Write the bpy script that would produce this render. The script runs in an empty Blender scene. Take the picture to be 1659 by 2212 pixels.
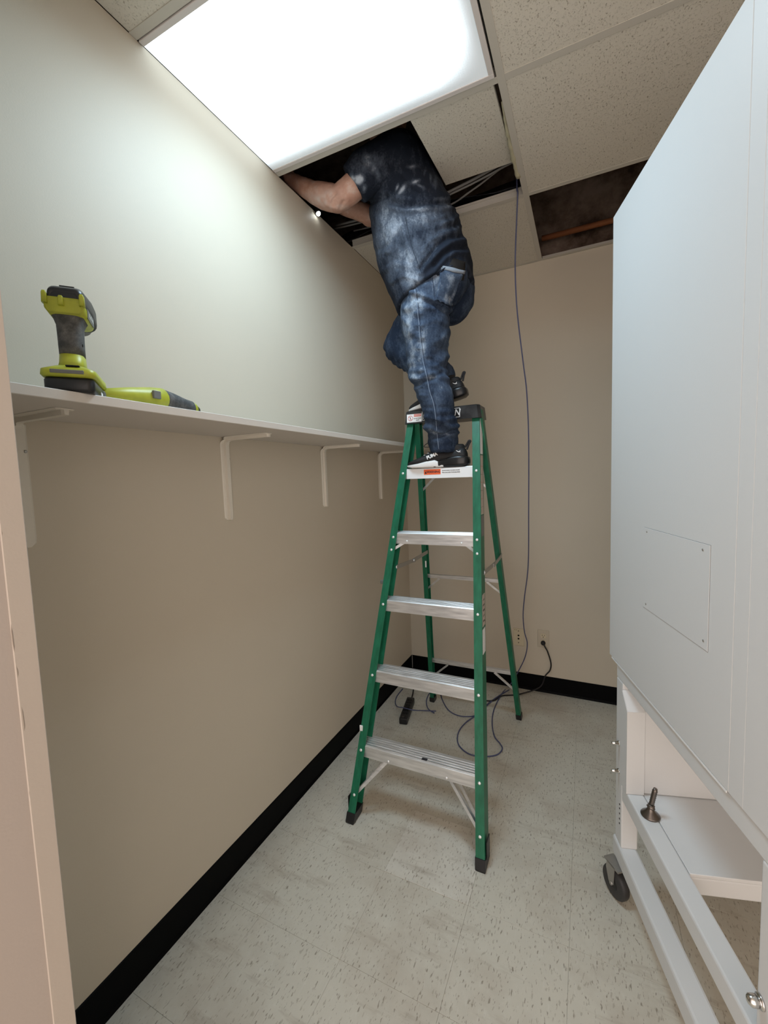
import bpy, bmesh, math, random
import numpy as np
from mathutils import Vector, Matrix
from mathutils.bvhtree import BVHTree

scn = bpy.context.scene
COL = scn.collection
R = math.radians

# ------------------------------------------------------------------ camera
CAM_O = Vector((0.0, 0.0, 1.409))
CR = Vector((0.90253, 0.42924, -0.03453)); CU = Vector((-0.00331, 0.08712, 0.99619)); CF = Vector((-0.43061, 0.89898, -0.08005))
FPX, CXP, CYP = 910.57, 829.5, 1106.0
cam_d = bpy.data.cameras.new('camera'); cam = bpy.data.objects.new('camera', cam_d); COL.objects.link(cam)
cam_d.sensor_fit = 'HORIZONTAL'; cam_d.sensor_width = 36.0; cam_d.lens = 36.0 * FPX / 1659.0
cam_d.clip_start = 0.02; cam_d.clip_end = 60
cam.matrix_world = Matrix(((CR.x, CU.x, -CF.x, CAM_O.x), (CR.y, CU.y, -CF.y, CAM_O.y), (CR.z, CU.z, -CF.z, CAM_O.z), (0, 0, 0, 1)))
scn.camera = cam

def ray_dir(px, py):
    return (CF + CR * ((px - CXP) / FPX) - CU * ((py - CYP) / FPX)).normalized()

def on_plane(px, py, ax, val):
    d = ray_dir(px, py); t = (val - CAM_O[ax]) / d[ax]
    return CAM_O + d * t

# ------------------------------------------------------------------ world, light, exposure
w = bpy.data.worlds.new('world'); scn.world = w; w.use_nodes = True
w.node_tree.nodes['Background'].inputs[0].default_value = (1.0, 0.86, 0.78, 1)
w.node_tree.nodes['Background'].inputs[1].default_value = 2.0
LENS_EMIT = 1.9
LAMP_W = 10.0
scn.view_settings.view_transform = 'Standard'
scn.view_settings.look = 'None'
scn.view_settings.gamma = 1.0
scn.view_settings.use_curve_mapping = False
scn.view_settings.exposure = 0.36

# ------------------------------------------------------------------ materials
MATS = {}
def mat(name, col, rough=0.6, metal=0.0, spec=0.4):
    if name in MATS: return MATS[name]
    m = bpy.data.materials.new(name); m.use_nodes = True
    b = m.node_tree.nodes['Principled BSDF']
    b.inputs['Base Color'].default_value = (*col, 1); b.inputs['Roughness'].default_value = rough
    b.inputs['Metallic'].default_value = metal; b.inputs['Specular IOR Level'].default_value = spec
    MATS[name] = m
    return m

class N:
    """small node helper"""
    def __init__(s, m): s.m = m; s.t = m.node_tree; s.b = s.t.nodes['Principled BSDF']
    def n(s, typ, **kw):
        nd = s.t.nodes.new(typ)
        for k, v in kw.items():
            if k.startswith('i_'): nd.inputs[k[2:].replace('_', ' ')].default_value = v
            else: setattr(nd, k, v)
        return nd
    def l(s, a, b): s.t.links.new(a, b)
    def coord(s, scale=(1, 1, 1), rot=(0, 0, 0), kind='Object'):
        tc = s.n('ShaderNodeTexCoord'); mp = s.n('ShaderNodeMapping')
        mp.inputs['Scale'].default_value = scale; mp.inputs['Rotation'].default_value = rot
        s.l(tc.outputs[kind], mp.inputs[0]); return mp.outputs[0]
    def noise(s, vec, scale, detail=3, rough=0.5):
        nd = s.n('ShaderNodeTexNoise'); nd.inputs['Scale'].default_value = scale
        nd.inputs['Detail'].default_value = detail; nd.inputs['Roughness'].default_value = rough
        s.l(vec, nd.inputs['Vector']); return nd.outputs['Fac']
    def ramp(s, fac, stops):
        nd = s.n('ShaderNodeValToRGB'); cr = nd.color_ramp
        while len(cr.elements) < len(stops): cr.elements.new(0.5)
        for e, (p, c) in zip(cr.elements, stops):
            e.position = p; e.color = (*c, 1) if len(c) == 3 else c
        s.l(fac, nd.inputs[0]); return nd.outputs[0]
    def mix(s, fac, a, b, blend='MIX'):
        nd = s.n('ShaderNodeMix', data_type='RGBA', blend_type=blend)
        for v, i in ((fac, 0), (a, 6), (b, 7)):
            if hasattr(v, 'links'): s.l(v, nd.inputs[i])
            elif isinstance(v, (int, float)): nd.inputs[i].default_value = v
            else: nd.inputs[i].default_value = (*v, 1)
        return nd.outputs[2]
    def bump(s, h, strength=0.2, dist=0.002):
        nd = s.n('ShaderNodeBump'); nd.inputs['Strength'].default_value = strength; nd.inputs['Distance'].default_value = dist
        s.l(h, nd.inputs['Height']); s.l(nd.outputs[0], s.b.inputs['Normal'])

BW = lambda a: (a, a, a)

def m_paint(name, col, var=0.04, rough=0.55, bump=0.12):
    m = mat(name, col, rough); k = N(m); v = k.coord()
    f = k.noise(v, 2.3, 4, 0.6)
    c = k.mix(f, tuple(x * (1 - var) for x in col), tuple(min(1, x * (1 + var)) for x in col)); k.l(c, k.b.inputs['Base Color'])
    k.bump(k.noise(v, 260, 2), bump, 0.001); return m

WALL = m_paint('wall_beige', (0.56, 0.505, 0.41))
JAMB = m_paint('jamb_paint', (0.46, 0.40, 0.36), 0.03)
TRIMW = m_paint('grid_white', (0.53, 0.50, 0.44), 0.03, 0.5, 0.03)
BASEB = mat('vinyl_black', (0.0025, 0.0025, 0.0027), 0.5, 0, 0.06)
CABW = m_paint('powder_white', (0.67, 0.68, 0.68), 0.015, 0.42, 0.10)
SHELFM = m_paint('shelf_paint', (0.60, 0.56, 0.51), 0.05, 0.5, 0.06)
BRKT = m_paint('bracket_paint', (0.70, 0.66, 0.58), 0.04, 0.45, 0.05)
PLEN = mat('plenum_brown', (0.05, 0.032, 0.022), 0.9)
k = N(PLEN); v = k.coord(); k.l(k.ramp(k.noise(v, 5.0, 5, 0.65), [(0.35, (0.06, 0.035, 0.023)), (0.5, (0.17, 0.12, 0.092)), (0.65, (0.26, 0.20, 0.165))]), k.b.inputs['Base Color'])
COPPER = mat('pipe_copper', (0.42, 0.16, 0.07), 0.45, 0.3)
BLKPL = mat('black_plastic', (0.012, 0.012, 0.013), 0.4)
BLKRB = mat('black_rubber', (0.014, 0.013, 0.013), 0.65)
k = N(BLKPL); k.bump(k.noise(k.coord(), 300, 2), 0.08, 0.001)
CAPM = mat('cap_plastic', (0.016, 0.016, 0.017), 0.33)
k = N(CAPM); v = k.coord(); k.l(k.ramp(k.noise(v, 18, 4), [(0.4, (0.013, 0.013, 0.014)), (0.75, (0.05, 0.05, 0.05))]), k.b.inputs['Base Color'])
GREEN = mat('fibreglass_green', (0.008, 0.125, 0.062), 0.42)
k = N(GREEN); v = k.coord((1, 1, 0.15)); k.l(k.ramp(k.noise(v, 60, 4), [(0.3, (0.006, 0.10, 0.05)), (0.7, (0.012, 0.15, 0.078))]), k.b.inputs['Base Color'])
ALU = mat('aluminium', (0.80, 0.81, 0.82), 0.36, 0.75)
k = N(ALU); v = k.coord((0.12, 1, 1)); f = k.noise(v, 90, 4); k.l(k.ramp(f, [(0.3, BW(0.62)), (0.7, BW(0.86))]), k.b.inputs['Base Color']); k.l(k.ramp(f, [(0.2, BW(0.28)), (0.8, BW(0.48))]), k.b.inputs['Roughness'])
STEEL = mat('steel_grey', (0.42, 0.41, 0.39), 0.4, 0.85)
CHROME = mat('chrome', (0.70, 0.69, 0.67), 0.18, 1.0)
DKST = mat('oily_steel', (0.16, 0.14, 0.125), 0.3, 0.9)
RIVET = mat('rivet_metal', (0.85, 0.85, 0.84), 0.35, 0.5)
WHITEP = mat('label_white', (0.80, 0.80, 0.80), 0.5)
ORANGE = mat('label_orange', (0.80, 0.13, 0.04), 0.5)
REDL = mat('label_red', (0.72, 0.16, 0.12), 0.5)
INK = mat('ink_black', (0.02, 0.02, 0.025), 0.6)
INKR = mat('ink_red', (0.55, 0.05, 0.05), 0.6)
LBLT = mat('label_tan', (0.50, 0.42, 0.36), 0.5)
CABLE = mat('cable_blue', (0.075, 0.085, 0.17), 0.5)
GREYW = mat('cable_grey', (0.22, 0.21, 0.20), 0.6)
IVORY = m_paint('plate_ivory', (0.60, 0.53, 0.38), 0.03, 0.45, 0.02)
IVORY2 = m_paint('plate_almond', (0.52, 0.46, 0.36), 0.03, 0.45, 0.02)
HOLE = mat('hole_black', (0.004, 0.004, 0.004), 0.9)
LIME = mat('tool_lime', (0.50, 0.54, 0.03), 0.4)
k = N(LIME); k.l(k.ramp(k.noise(k.coord(), 30, 4), [(0.3, (0.34, 0.36, 0.03)), (0.7, (0.47, 0.49, 0.045))]), k.b.inputs['Base Color'])
GRIP = mat('tool_grip', (0.075, 0.073, 0.07), 0.75)
k = N(GRIP); v = k.coord(); k.l(k.ramp(k.noise(v, 40, 5, 0.7), [(0.4, BW(0.05)), (0.62, (0.12, 0.115, 0.11)), (0.8, (0.26, 0.25, 0.24))]), k.b.inputs['Base Color'])
TBLK = mat('tool_black', (0.02, 0.021, 0.023), 0.35)
GREYB = mat('tool_grey', (0.16, 0.16, 0.15), 0.5)
SKIN = mat('skin', (0.44, 0.24, 0.175), 0.55)
k = N(SKIN); v = k.coord(); k.l(k.ramp(k.noise(v, 22, 5, 0.6), [(0.3, (0.37, 0.185, 0.13)), (0.55, (0.46, 0.26, 0.19)), (0.8, (0.55, 0.42, 0.36))]), k.b.inputs['Base Color']); k.bump(k.noise(v, 160, 3), 0.2, 0.002)
HAIR = mat('hair_brown', (0.03, 0.02, 0.014), 0.7)
SHOEB = mat('shoe_black', (0.010, 0.010, 0.011), 0.62)
k = N(SHOEB); k.bump(k.noise(k.coord(), 700, 2), 0.25, 0.001)
SHOEG = mat('shoe_gloss_black', (0.010, 0.010, 0.011), 0.30)
SHOEW = mat('shoe_white', (0.72, 0.71, 0.70), 0.5)
BULB = mat('led', (1, 1, 1), 0.5); BULB.node_tree.nodes['Principled BSDF'].inputs['Emission Color'].default_value = (0.95, 1, 1, 1); BULB.node_tree.nodes['Principled BSDF'].inputs['Emission Strength'].default_value = 14.0
BLKFOIL = mat('black_wrap', (0.016, 0.016, 0.018), 0.38)
k = N(BLKFOIL); k.bump(k.noise(k.coord((1, 3, 1)), 14, 3), 0.8, 0.03)

# ceiling tile: fissured mineral fibre
TILE = mat('ceiling_tile', (0.62, 0.58, 0.50), 0.9)
k = N(TILE); v = k.coord((1.9, 1, 1)); v2 = k.coord((1, 1, 1))
h1 = k.noise(v, 105, 4, 0.55); h2 = k.noise(v2, 210, 3, 0.6)
pit = k.ramp(h1, [(0.33, BW(0)), (0.385, BW(1))]); pit2 = k.ramp(h2, [(0.33, BW(0)), (0.42, BW(1))])
c = k.mix(pit, (0.36, 0.32, 0.26), (0.64, 0.60, 0.52)); c = k.mix(pit2, k.mix(0.3, c, (0.34, 0.30, 0.24)), c); k.l(c, k.b.inputs['Base Color'])
hh = k.mix(0.5, pit, pit2); k.bump(hh, 0.5, 0.003)

# vinyl composition floor tile
def vct(name, base, tint):
    m = mat(name, base, 0.33, 0, 0.35); k = N(m)
    oi = k.n('ShaderNodeObjectInfo'); tc = k.n('ShaderNodeTexCoord'); mp = k.n('ShaderNodeMapping')
    sc = k.n('ShaderNodeVectorMath', operation='SCALE'); k.l(oi.outputs['Location'], sc.inputs[0]); sc.inputs['Scale'].default_value = 3.7
    ad = k.n('ShaderNodeVectorMath', operation='ADD'); k.l(tc.outputs['Object'], ad.inputs[0]); k.l(sc.outputs[0], ad.inputs[1])
    def crd(s, r):
        q = k.n('ShaderNodeMapping'); q.inputs['Scale'].default_value = s; q.inputs['Rotation'].default_value = (0, 0, r); k.l(ad.outputs[0], q.inputs[0]); return q.outputs[0]
    a = crd((3.4, 0.9, 1), 0.35); a2 = crd((3.0, 1, 1), -0.25); b = crd((1, 1, 1), 0)
    f1 = k.ramp(k.noise(a, 52, 2.0, 0.5), [(0.635, BW(0)), (0.675, BW(1))])
    f2 = k.ramp(k.noise(a2, 46, 2.0, 0.5), [(0.615, BW(0)), (0.665, BW(1))])
    f3 = k.ramp(k.noise(a, 30, 3, 0.6), [(0.58, BW(0)), (0.72, BW(1))])
    # world-scale grime that runs across tiles
    gm = k.n('ShaderNodeNewGeometry'); g = k.noise(gm.outputs['Position'], 2.6, 5, 0.65)
    mottle = k.noise(b, 16, 4, 0.6)
    c = k.mix(mottle, tuple(x * 0.93 for x in base), tuple(x * 1.05 for x in base))
    c = k.mix(k.ramp(f3, [(0, BW(0)), (1, BW(0.35))]), c, (0.66, 0.64, 0.58))
    c = k.mix(k.ramp(f2, [(0, BW(0)), (1, BW(0.55))]), c, (0.33, 0.295, 0.235))
    c = k.mix(k.ramp(f1, [(0, BW(0)), (1, BW(0.68))]), c, (0.165, 0.135, 0.098))
    c = k.mix(k.ramp(g, [(0.48, BW(0)), (0.70, BW(0.55))]), c, tint)
    gm2 = k.n('ShaderNodeMapping'); gm2.inputs['Scale'].default_value = (1.6, 7.0, 1); gm2.inputs['Rotation'].default_value = (0, 0, -0.12); k.l(gm.outputs['Position'], gm2.inputs[0]); g2 = k.noise(gm2.outputs[0], 1.7, 5, 0.7)
    c = k.mix(k.ramp(g2, [(0.56, BW(0)), (0.70, BW(0.5))]), c, (0.30, 0.245, 0.19))
    k.l(c, k.b.inputs['Base Color'])
    k.l(k.ramp(g, [(0.3, BW(0.27)), (0.8, BW(0.5))]), k.b.inputs['Roughness'])
    k.bump(k.noise(b, 120, 2), 0.05, 0.001)
    return m
VCT = vct('vct_tile', (0.575, 0.545, 0.465), (0.38, 0.315, 0.245))
VCT2 = vct('vct_tile_new', (0.63, 0.60, 0.525), (0.43, 0.37, 0.30))
SLAB = mat('floor_mastic', (0.12, 0.09, 0.065), 0.8)

# ------------------------------------------------------------------ mesh helpers
def link(o, parent=None):
    COL.objects.link(o)
    if parent is not None: o.parent = parent
    return o

def mesh_obj(name, verts, faces, m, parent=None, smooth=False, mats=None, loc=None):
    me = bpy.data.meshes.new(name); me.from_pydata([tuple(x) for x in verts], [], [tuple(f) for f in faces]); me.update()
    for q in (mats or [m]): me.materials.append(q)
    if smooth:
        for p in me.polygons: p.use_smooth = True
    o = bpy.data.objects.new(name, me)
    if loc is not None: o.location = loc
    return link(o, parent)

class B:
    """collects shapes in a bmesh; build() makes one mesh object"""
    def __init__(s): s.bm = bmesh.new(); s.sm = []
    def box(s, lo, hi, bev=0.0, seg=1, M=None):
        lo = Vector(lo); hi = Vector(hi); c = (lo + hi) / 2; d = hi - lo
        r = bmesh.ops.create_cube(s.bm, size=1.0); vs = r['verts']
        for q in vs: q.co = Vector((q.co.x * d.x, q.co.y * d.y, q.co.z * d.z)) + c
        if bev > 0:
            es = list({e for q in vs for e in q.link_edges})
            rr = bmesh.ops.bevel(s.bm, geom=es, offset=bev, segments=seg, affect='EDGES', profile=0.5)
            vs = list({q for f in rr['faces'] for q in f.verts} | {q for q in vs if q.is_valid})
        if M is not None:
            for q in vs: q.co = M @ q.co
        return vs
    def bar(s, a, b, wd, th, up=(0, 0, 1), bev=0.0):
        """rectangular bar from a to b; wd along side, th along up"""
        a = Vector(a); b = Vector(b); z = (b - a); L = z.length; z.normalize(); u = Vector(up); x = u.cross(z)
        if x.length < 1e-6: x = Vector((1, 0, 0)).cross(z)
        x.normalize(); y = z.cross(x)
        M = Matrix(((x.x, y.x, z.x, a.x), (x.y, y.y, z.y, a.y), (x.z, y.z, z.z, a.z), (0, 0, 0, 1)))
        return s.box((-wd / 2, -th / 2, 0), (wd / 2, th / 2, L), bev, 1, M)
    def cyl(s, a, b, r1, r2=None, n=16, caps=True):
        a = Vector(a); b = Vector(b); r2 = r1 if r2 is None else r2
        return s.lathe(a, b - a, [(0, r1), (1, r2)], n, caps)
    def lathe(s, a, axis, prof, n=20, caps=True):
        """prof: list of (t along axis, radius)"""
        a = Vector(a); axis = Vector(axis); z = axis.normalized(); x = z.orthogonal().normalized(); y = z.cross(x)
        rings = []
        for t, r in prof:
            c = a + axis * t
            rings.append([s.bm.verts.new(c + (x * math.cos(2 * math.pi * i / n) + y * math.sin(2 * math.pi * i / n)) * max(r, 1e-5)) for i in range(n)])
        for p, q in zip(rings, rings[1:]):
            for i in range(n): 
                f = s.bm.faces.new((p[i], p[(i + 1) % n], q[(i + 1) % n], q[i])); f.smooth = True
        if caps:
            s.bm.faces.new(list(reversed(rings[0]))); s.bm.faces.new(rings[-1])
        return rings
    def tube(s, pts, r, n=8, caps=True):
        pts = [Vector(p) for p in pts]; rr = r if isinstance(r, (list, tuple)) else [r] * len(pts); rings = []
        x = None
        for i, p in enumerate(pts):
            t = (pts[min(i + 1, len(pts) - 1)] - pts[max(i - 1, 0)]).normalized()
            if x is None: x = t.orthogonal().normalized()
            x = (x - t * x.dot(t)); x = t.orthogonal().normalized() if x.length < 1e-6 else x.normalized()
            y = t.cross(x)
            rings.append([s.bm.verts.new(p + (x * math.cos(2 * math.pi * j / n) + y * math.sin(2 * math.pi * j / n)) * rr[i]) for j in range(n)])
        for p, q in zip(rings, rings[1:]):
            for j in range(n):
                f = s.bm.faces.new((p[j], p[(j + 1) % n], q[(j + 1) % n], q[j])); f.smooth = True
        if caps: s.bm.faces.new(list(reversed(rings[0]))); s.bm.faces.new(rings[-1])
    def loft(s, rings, caps=True, smooth=True):
        rv = [[s.bm.verts.new(Vector(p)) for p in r] for r in rings]; n = len(rv[0])
        for p, q in zip(rv, rv[1:]):
            for j in range(n):
                f = s.bm.faces.new((p[j], p[(j + 1) % n], q[(j + 1) % n], q[j])); f.smooth = smooth
        if caps: s.bm.faces.new(list(reversed(rv[0]))); s.bm.faces.new(rv[-1])
    def prism(s, poly, ax, a, b):
        """poly in the two other axes (cyclic order), extruded along ax from a to b"""
        def P(p, t):
            if ax == 0: return (t, p[0], p[1])
            if ax == 1: return (p[0], t, p[1])
            return (p[0], p[1], t)
        s.loft([[P(p, a) for p in poly], [P(p, b) for p in poly]], True, False)
    def build(s, name, m, parent=None, mats=None, loc=None, smooth=None):
        bmesh.ops.recalc_face_normals(s.bm, faces=s.bm.faces[:])
        me = bpy.data.meshes.new(name)
        if smooth is not None:
            for f in s.bm.faces: f.smooth = smooth
        s.bm.to_mesh(me); s.bm.free()
        for q in (mats or [m]): me.materials.append(q)
        o = bpy.data.objects.new(name, me)
        if loc is not None: o.location = loc
        return link(o, parent)

def tag(o, label=None, cat=None, group=None, kind=None):
    if label: o['label'] = label
    if cat: o['category'] = cat
    if group: o['group'] = group
    if kind: o['kind'] = kind
    return o

def empty(name, loc=(0, 0, 0), rz=0.0, parent=None):
    o = bpy.data.objects.new(name, None); o.location = loc; o.rotation_euler = (0, 0, rz); o.empty_display_size = 0.05
    return link(o, parent)

def spline(pts, n=8):
    """Catmull-Rom through pts"""
    P = [Vector(p) for p in pts]; out = []
    for i in range(len(P) - 1):
        p0 = P[max(i - 1, 0)]; p1 = P[i]; p2 = P[i + 1]; p3 = P[min(i + 2, len(P) - 1)]
        for j in range(n):
            t = j / n
            out.append(0.5 * ((2 * p1) + (-p0 + p2) * t + (2 * p0 - 5 * p1 + 4 * p2 - p3) * t * t + (-p0 + 3 * p1 - 3 * p2 + p3) * t ** 3))
    out.append(P[-1]); return out

def text(name, body, size, m, M, parent, shear=0.0, extrude=0.0004, bold=0.0, sx=1.0):
    """lettering as a thin mesh; M is a 4x4 in the parent's frame, text runs along M's x"""
    cu = bpy.data.curves.new(name, 'FONT'); cu.body = body; cu.size = size; cu.align_x = 'CENTER'; cu.align_y = 'CENTER'
    cu.extrude = extrude; cu.shear = shear; cu.offset = bold; cu.resolution_u = 3
    t = bpy.data.objects.new(name, cu); COL.objects.link(t)
    dg = bpy.context.evaluated_depsgraph_get()
    me = bpy.data.meshes.new_from_object(t.evaluated_get(dg)); bpy.data.objects.remove(t); bpy.data.curves.remove(cu)
    me.transform(M @ Matrix.Diagonal((sx, 1, 1, 1))); me.materials.clear(); me.materials.append(m)
    o = bpy.data.objects.new(name, me); return link(o, parent)

def frame(o, x, y):
    """4x4 with origin o, x axis, y axis"""
    x = Vector(x).normalized(); y = Vector(y); y = (y - x * y.dot(x)).normalized(); z = x.cross(y); o = Vector(o)
    return Matrix(((x.x, y.x, z.x, o.x), (x.y, y.y, z.y, o.y), (x.z, y.z, z.z, o.z), (0, 0, 0, 1)))

# ------------------------------------------------------------------ room dimensions
XL, YB, ZC = -1.15, 2.789, 2.667
XR, YF = 2.0, -1.25
MX = -0.2585
T1, T2, T3 = 0.889, 1.479, 2.111
TW = 0.024
ZD = 3.36   # structural deck above the ceiling

# ------------------------------------------------------------------ setting
# floor slab + vinyl tiles
b = B(); b.box((XL - 0.1, YF, -0.12), (XR + 0.1, YB + 0.1, -0.003))
floor = tag(b.build('floor', SLAB), kind='structure')
TS = 0.3048; gx0, gy0 = -0.648, 1.251
tile_cache = {}
def floor_tile(x0, x1, y0, y1, m, raise_=0.0):
    g = 0.0002; key = (round(x1 - x0, 4), round(y1 - y0, 4), m.name)
    if key not in tile_cache:
        hx, hy = (x1 - x0) / 2 - g, (y1 - y0) / 2 - g; q = B(); q.box((-hx, -hy, -0.0032), (hx, hy, 0.0), 0.0004)
        me = bpy.data.meshes.new('floor_tile'); bmesh.ops.recalc_face_normals(q.bm, faces=q.bm.faces[:]); q.bm.to_mesh(me); q.bm.free(); me.materials.append(m); tile_cache[key] = me
    o = bpy.data.objects.new('floor_tile', tile_cache[key]); o.location = ((x0 + x1) / 2, (y0 + y1) / 2, raise_); link(o, floor)
xs = [gx0 + TS * i for i in range(-1, 9)]; xs = [XL] + [x for x in xs if XL + 0.02 < x < XR - 0.02] + [XR]
ys = [gy0 + TS * i for i in range(-8, 6)]; ys = [YF] + [y for y in ys if YF + 0.02 < y < YB - 0.02] + [YB]
for i in range(len(xs) - 1):
    for j in range(len(ys) - 1):
        new = abs(xs[i] - gx0) < 1e-3 and abs(ys[j] - gy0) < 1e-3
        floor_tile(xs[i], xs[i + 1], ys[j], ys[j + 1], VCT2 if new else VCT, 0.0008 if new else 0.0)

# walls
b = B(); b.box((XL - 0.12, -0.02, 0), (XL, YB, ZC)); tag(b.build('wall_left', WALL), kind='structure')
b = B(); b.box((XL - 0.12, YB, 0), (XR + 0.12, YB + 0.12, ZC)); tag(b.build('wall_back', WALL), kind='structure')
b = B(); b.box((XR, YF, 0), (XR + 0.12, YB, ZC)); tag(b.build('wall_right', WALL), kind='structure')
# the end of the front wall beside the doorway; its outer corner carries a plaster bead with a cracked paint seam
JX, JY = -0.62, 0.2752
b = B(); b.box((XL, -0.42, 0), (JX, JY, ZC), 0.004, 2)
jamb = tag(b.build('wall_front', JAMB), kind='structure')
b = B(); b.box((JX - 0.002, JY - 0.026, 0.0), (JX + 0.0012, JY - 0.001, ZC), 0.001)
b.build('corner_bead', m_paint('bead_paint', (0.50, 0.44, 0.385), 0.03), jamb)
rng = random.Random(4); pts = []
for i in range(26): pts.append((JX + 0.0006, JY - 0.024 + rng.uniform(-0.0012, 0.0012), 1.02 + 0.017 * i))
b = B(); b.tube(pts, [0.0002 + 0.0009 * rng.random() ** 2 for _ in pts], 5); b.build('paint_crack', mat('crack_shadow', (0.30, 0.25, 0.21), 0.9), jamb)
# space above the ceiling
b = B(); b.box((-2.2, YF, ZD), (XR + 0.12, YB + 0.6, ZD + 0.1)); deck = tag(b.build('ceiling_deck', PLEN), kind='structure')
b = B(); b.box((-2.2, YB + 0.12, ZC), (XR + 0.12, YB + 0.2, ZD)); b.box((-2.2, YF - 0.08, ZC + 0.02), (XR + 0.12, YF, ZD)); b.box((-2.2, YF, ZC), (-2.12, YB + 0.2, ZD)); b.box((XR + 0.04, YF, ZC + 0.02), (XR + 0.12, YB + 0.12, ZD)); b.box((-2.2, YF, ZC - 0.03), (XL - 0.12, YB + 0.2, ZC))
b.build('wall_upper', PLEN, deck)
# baseboards
b = B(); b.prism([(XL, 0), (XL + 0.012, 0), (XL + 0.005, 0.012), (XL + 0.004, 0.103), (XL, 0.106)], 1, JY, YB); tag(b.build('baseboard_left', BASEB), kind='structure')
b = B(); b.prism([(YB, 0), (YB - 0.012, 0), (YB - 0.005, 0.012), (YB - 0.004, 0.103), (YB, 0.106)], 0, XL + 0.004, XR); tag(b.build('baseboard_back', BASEB), kind='structure')
b = B(); b.bar((XL + 0.006, YB - 0.006, 0.0), (XL + 0.006, YB - 0.006, 0.106), 0.0025, 0.0025); tag(b.build('trim_1', TRIMW), kind='structure')

# suspended ceiling: tees and panels
ceil = tag(empty('ceiling', (0, 0, ZC)), kind='structure')
def tee(lo, hi, name):
    """inverted tee: face plate at z 0..0.002 with a stem above"""
    q = B(); q.box((lo[0], lo[1], 0), (hi[0], hi[1], 0.0018), 0.0004)
    if hi[0] - lo[0] > hi[1] - lo[1]: cy = (lo[1] + hi[1]) / 2; q.box((lo[0], cy - 0.001, 0.0018), (hi[0], cy + 0.001, 0.036)); q.box((lo[0], cy - 0.004, 0.030), (hi[0], cy + 0.004, 0.040))
    else: cx = (lo[0] + hi[0]) / 2; q.box((cx - 0.001, lo[1], 0.0018), (cx + 0.001, hi[1], 0.036)); q.box((cx - 0.004, lo[1], 0.030), (cx + 0.004, hi[1], 0.040))
    q.build(name, TRIMW, ceil)
M2 = MX + 1.2192
tee((MX, YF), (MX + TW, YB), 'main_tee'); tee((M2, YF), (M2 + TW, YB), 'main_tee')
TY = [T1 - 2 * 0.61, T1 - 0.61, T1 - TW, T2, T3]
for y in TY:
    tee((XL, y), (MX, y + TW), 'cross_tee'); tee((MX + TW, y), (M2, y + TW), 'cross_tee'); tee((M2 + TW, y), (XR, y + TW), 'cross_tee')
for lo, hi in (((XL, YB - 0.022), (MX, YB)), ((MX + TW, YB - 0.022), (M2, YB)), ((M2 + TW, YB - 0.022), (XR, YB))):
    q = B(); q.box((lo[0], lo[1], -0.0005), (hi[0], hi[1], 0.0015)); q.box((lo[0], hi[1] - 0.0015, -0.0005), (hi[0], hi[1], 0.022)); q.build('wall_angle', TRIMW, ceil)
def panel(x0, x1, y0, y1, z=0.002, th=0.016, tilt=None):
    q = B(); q.box((x0, y0, z), (x1, y1, z + th), 0.0015)
    o = q.build('ceiling_tile', TILE, ceil)
    return o
TYE = [YF] + TY + [YB - 0.022]
e = 0.006
for r in range(len(TYE) - 1):
    y0 = TYE[r] + (TW if r else 0) - e * (r > 0); y1 = TYE[r + 1] + e
    if r == len(TYE) - 2: y1 = YB - 0.014
    left_lit = abs(TYE[r] - (T1 - TW)) < 1e-3     # row with the troffer
    hole = abs(TYE[r] - T2) < 1e-3                # row with the opening the man works through
    last = abs(TYE[r] - T3) < 1e-3
    if not (left_lit or hole): panel(XL, MX + e, y0, y1)
    if not last: panel(MX + TW - e, M2 + e, y0, y1)
    panel(M2 + TW - e, XR, y0, y1)
# the cut panel beside the man and its crumbling off-cut along the main tee
q = B(); q.box((-0.566, T2 + TW - 0.006, 0.0), (MX - 0.016, 1.935, 0.017), 0.0015); o = q.build('ceiling_tile', TILE, ceil)
for vv in o.data.vertices:
    t = (vv.co.y - T2) / 0.46; s = (vv.co.x + 0.566) / 0.3
    vv.co.z += 0.003 + 0.030 * t
rng = random.Random(9); pts = []; rr = []
for i in range(22):
    y = 1.60 + i * 0.0185; pts.append((MX - 0.005 + rng.uniform(-0.002, 0.002), y, 0.018 - 0.012 * (i / 21) + rng.uniform(-0.001, 0.001))); rr.append(0.004 + 0.007 * min(1, i / 10) + rng.uniform(-0.003, 0.003))
q = B(); q.tube(pts, rr, 8); q.build('tile_offcut', mat('tile_edge', (0.50, 0.46, 0.32), 0.9), ceil)

# ------------------------------------------------------------------ troffer
LX0, LX1, LY0, LY1 = XL + 0.004, MX - 0.006, T1 + 0.002, T2 - 0.004
lamp = tag(empty('ceiling_light', ((LX0 + LX1) / 2, (LY0 + LY1) / 2, ZC)), 'bright recessed fluorescent ceiling light with prismatic lens and white frame', 'ceiling light')
def L(x, y, z): return (x - (LX0 + LX1) / 2, y - (LY0 + LY1) / 2, z)
q = B(); fw = 0.016
q.box(L(LX0, LY0, -0.004), L(LX1, LY0 + fw, 0.004), 0.001); q.box(L(LX0, LY1 - fw, -0.004), L(LX1, LY1, 0.004), 0.001); q.box(L(LX1 - fw, LY0 + fw, -0.004), L(LX1, LY1 - fw, 0.004), 0.001)
FRM = mat('light_frame', (0.66, 0.62, 0.60), 0.4); q.build('frame', FRM, lamp)
q = B(); q.box(L(LX0, LY0 + 0.004, 0.006), L(LX1 - 0.004, LY1 - 0.004, 0.11)); hs = q.build('housing', mat('housing_white', (0.6, 0.6, 0.6), 0.5), lamp)
LENS = bpy.data.materials.new('lens_prismatic'); LENS.use_nodes = True; MATS['lens'] = LENS
k = N(LENS); bs = k.b; bs.inputs['Base Color'].default_value = (0.8, 0.83, 0.86, 1); bs.inputs['Roughness'].default_value = 0.35
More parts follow.
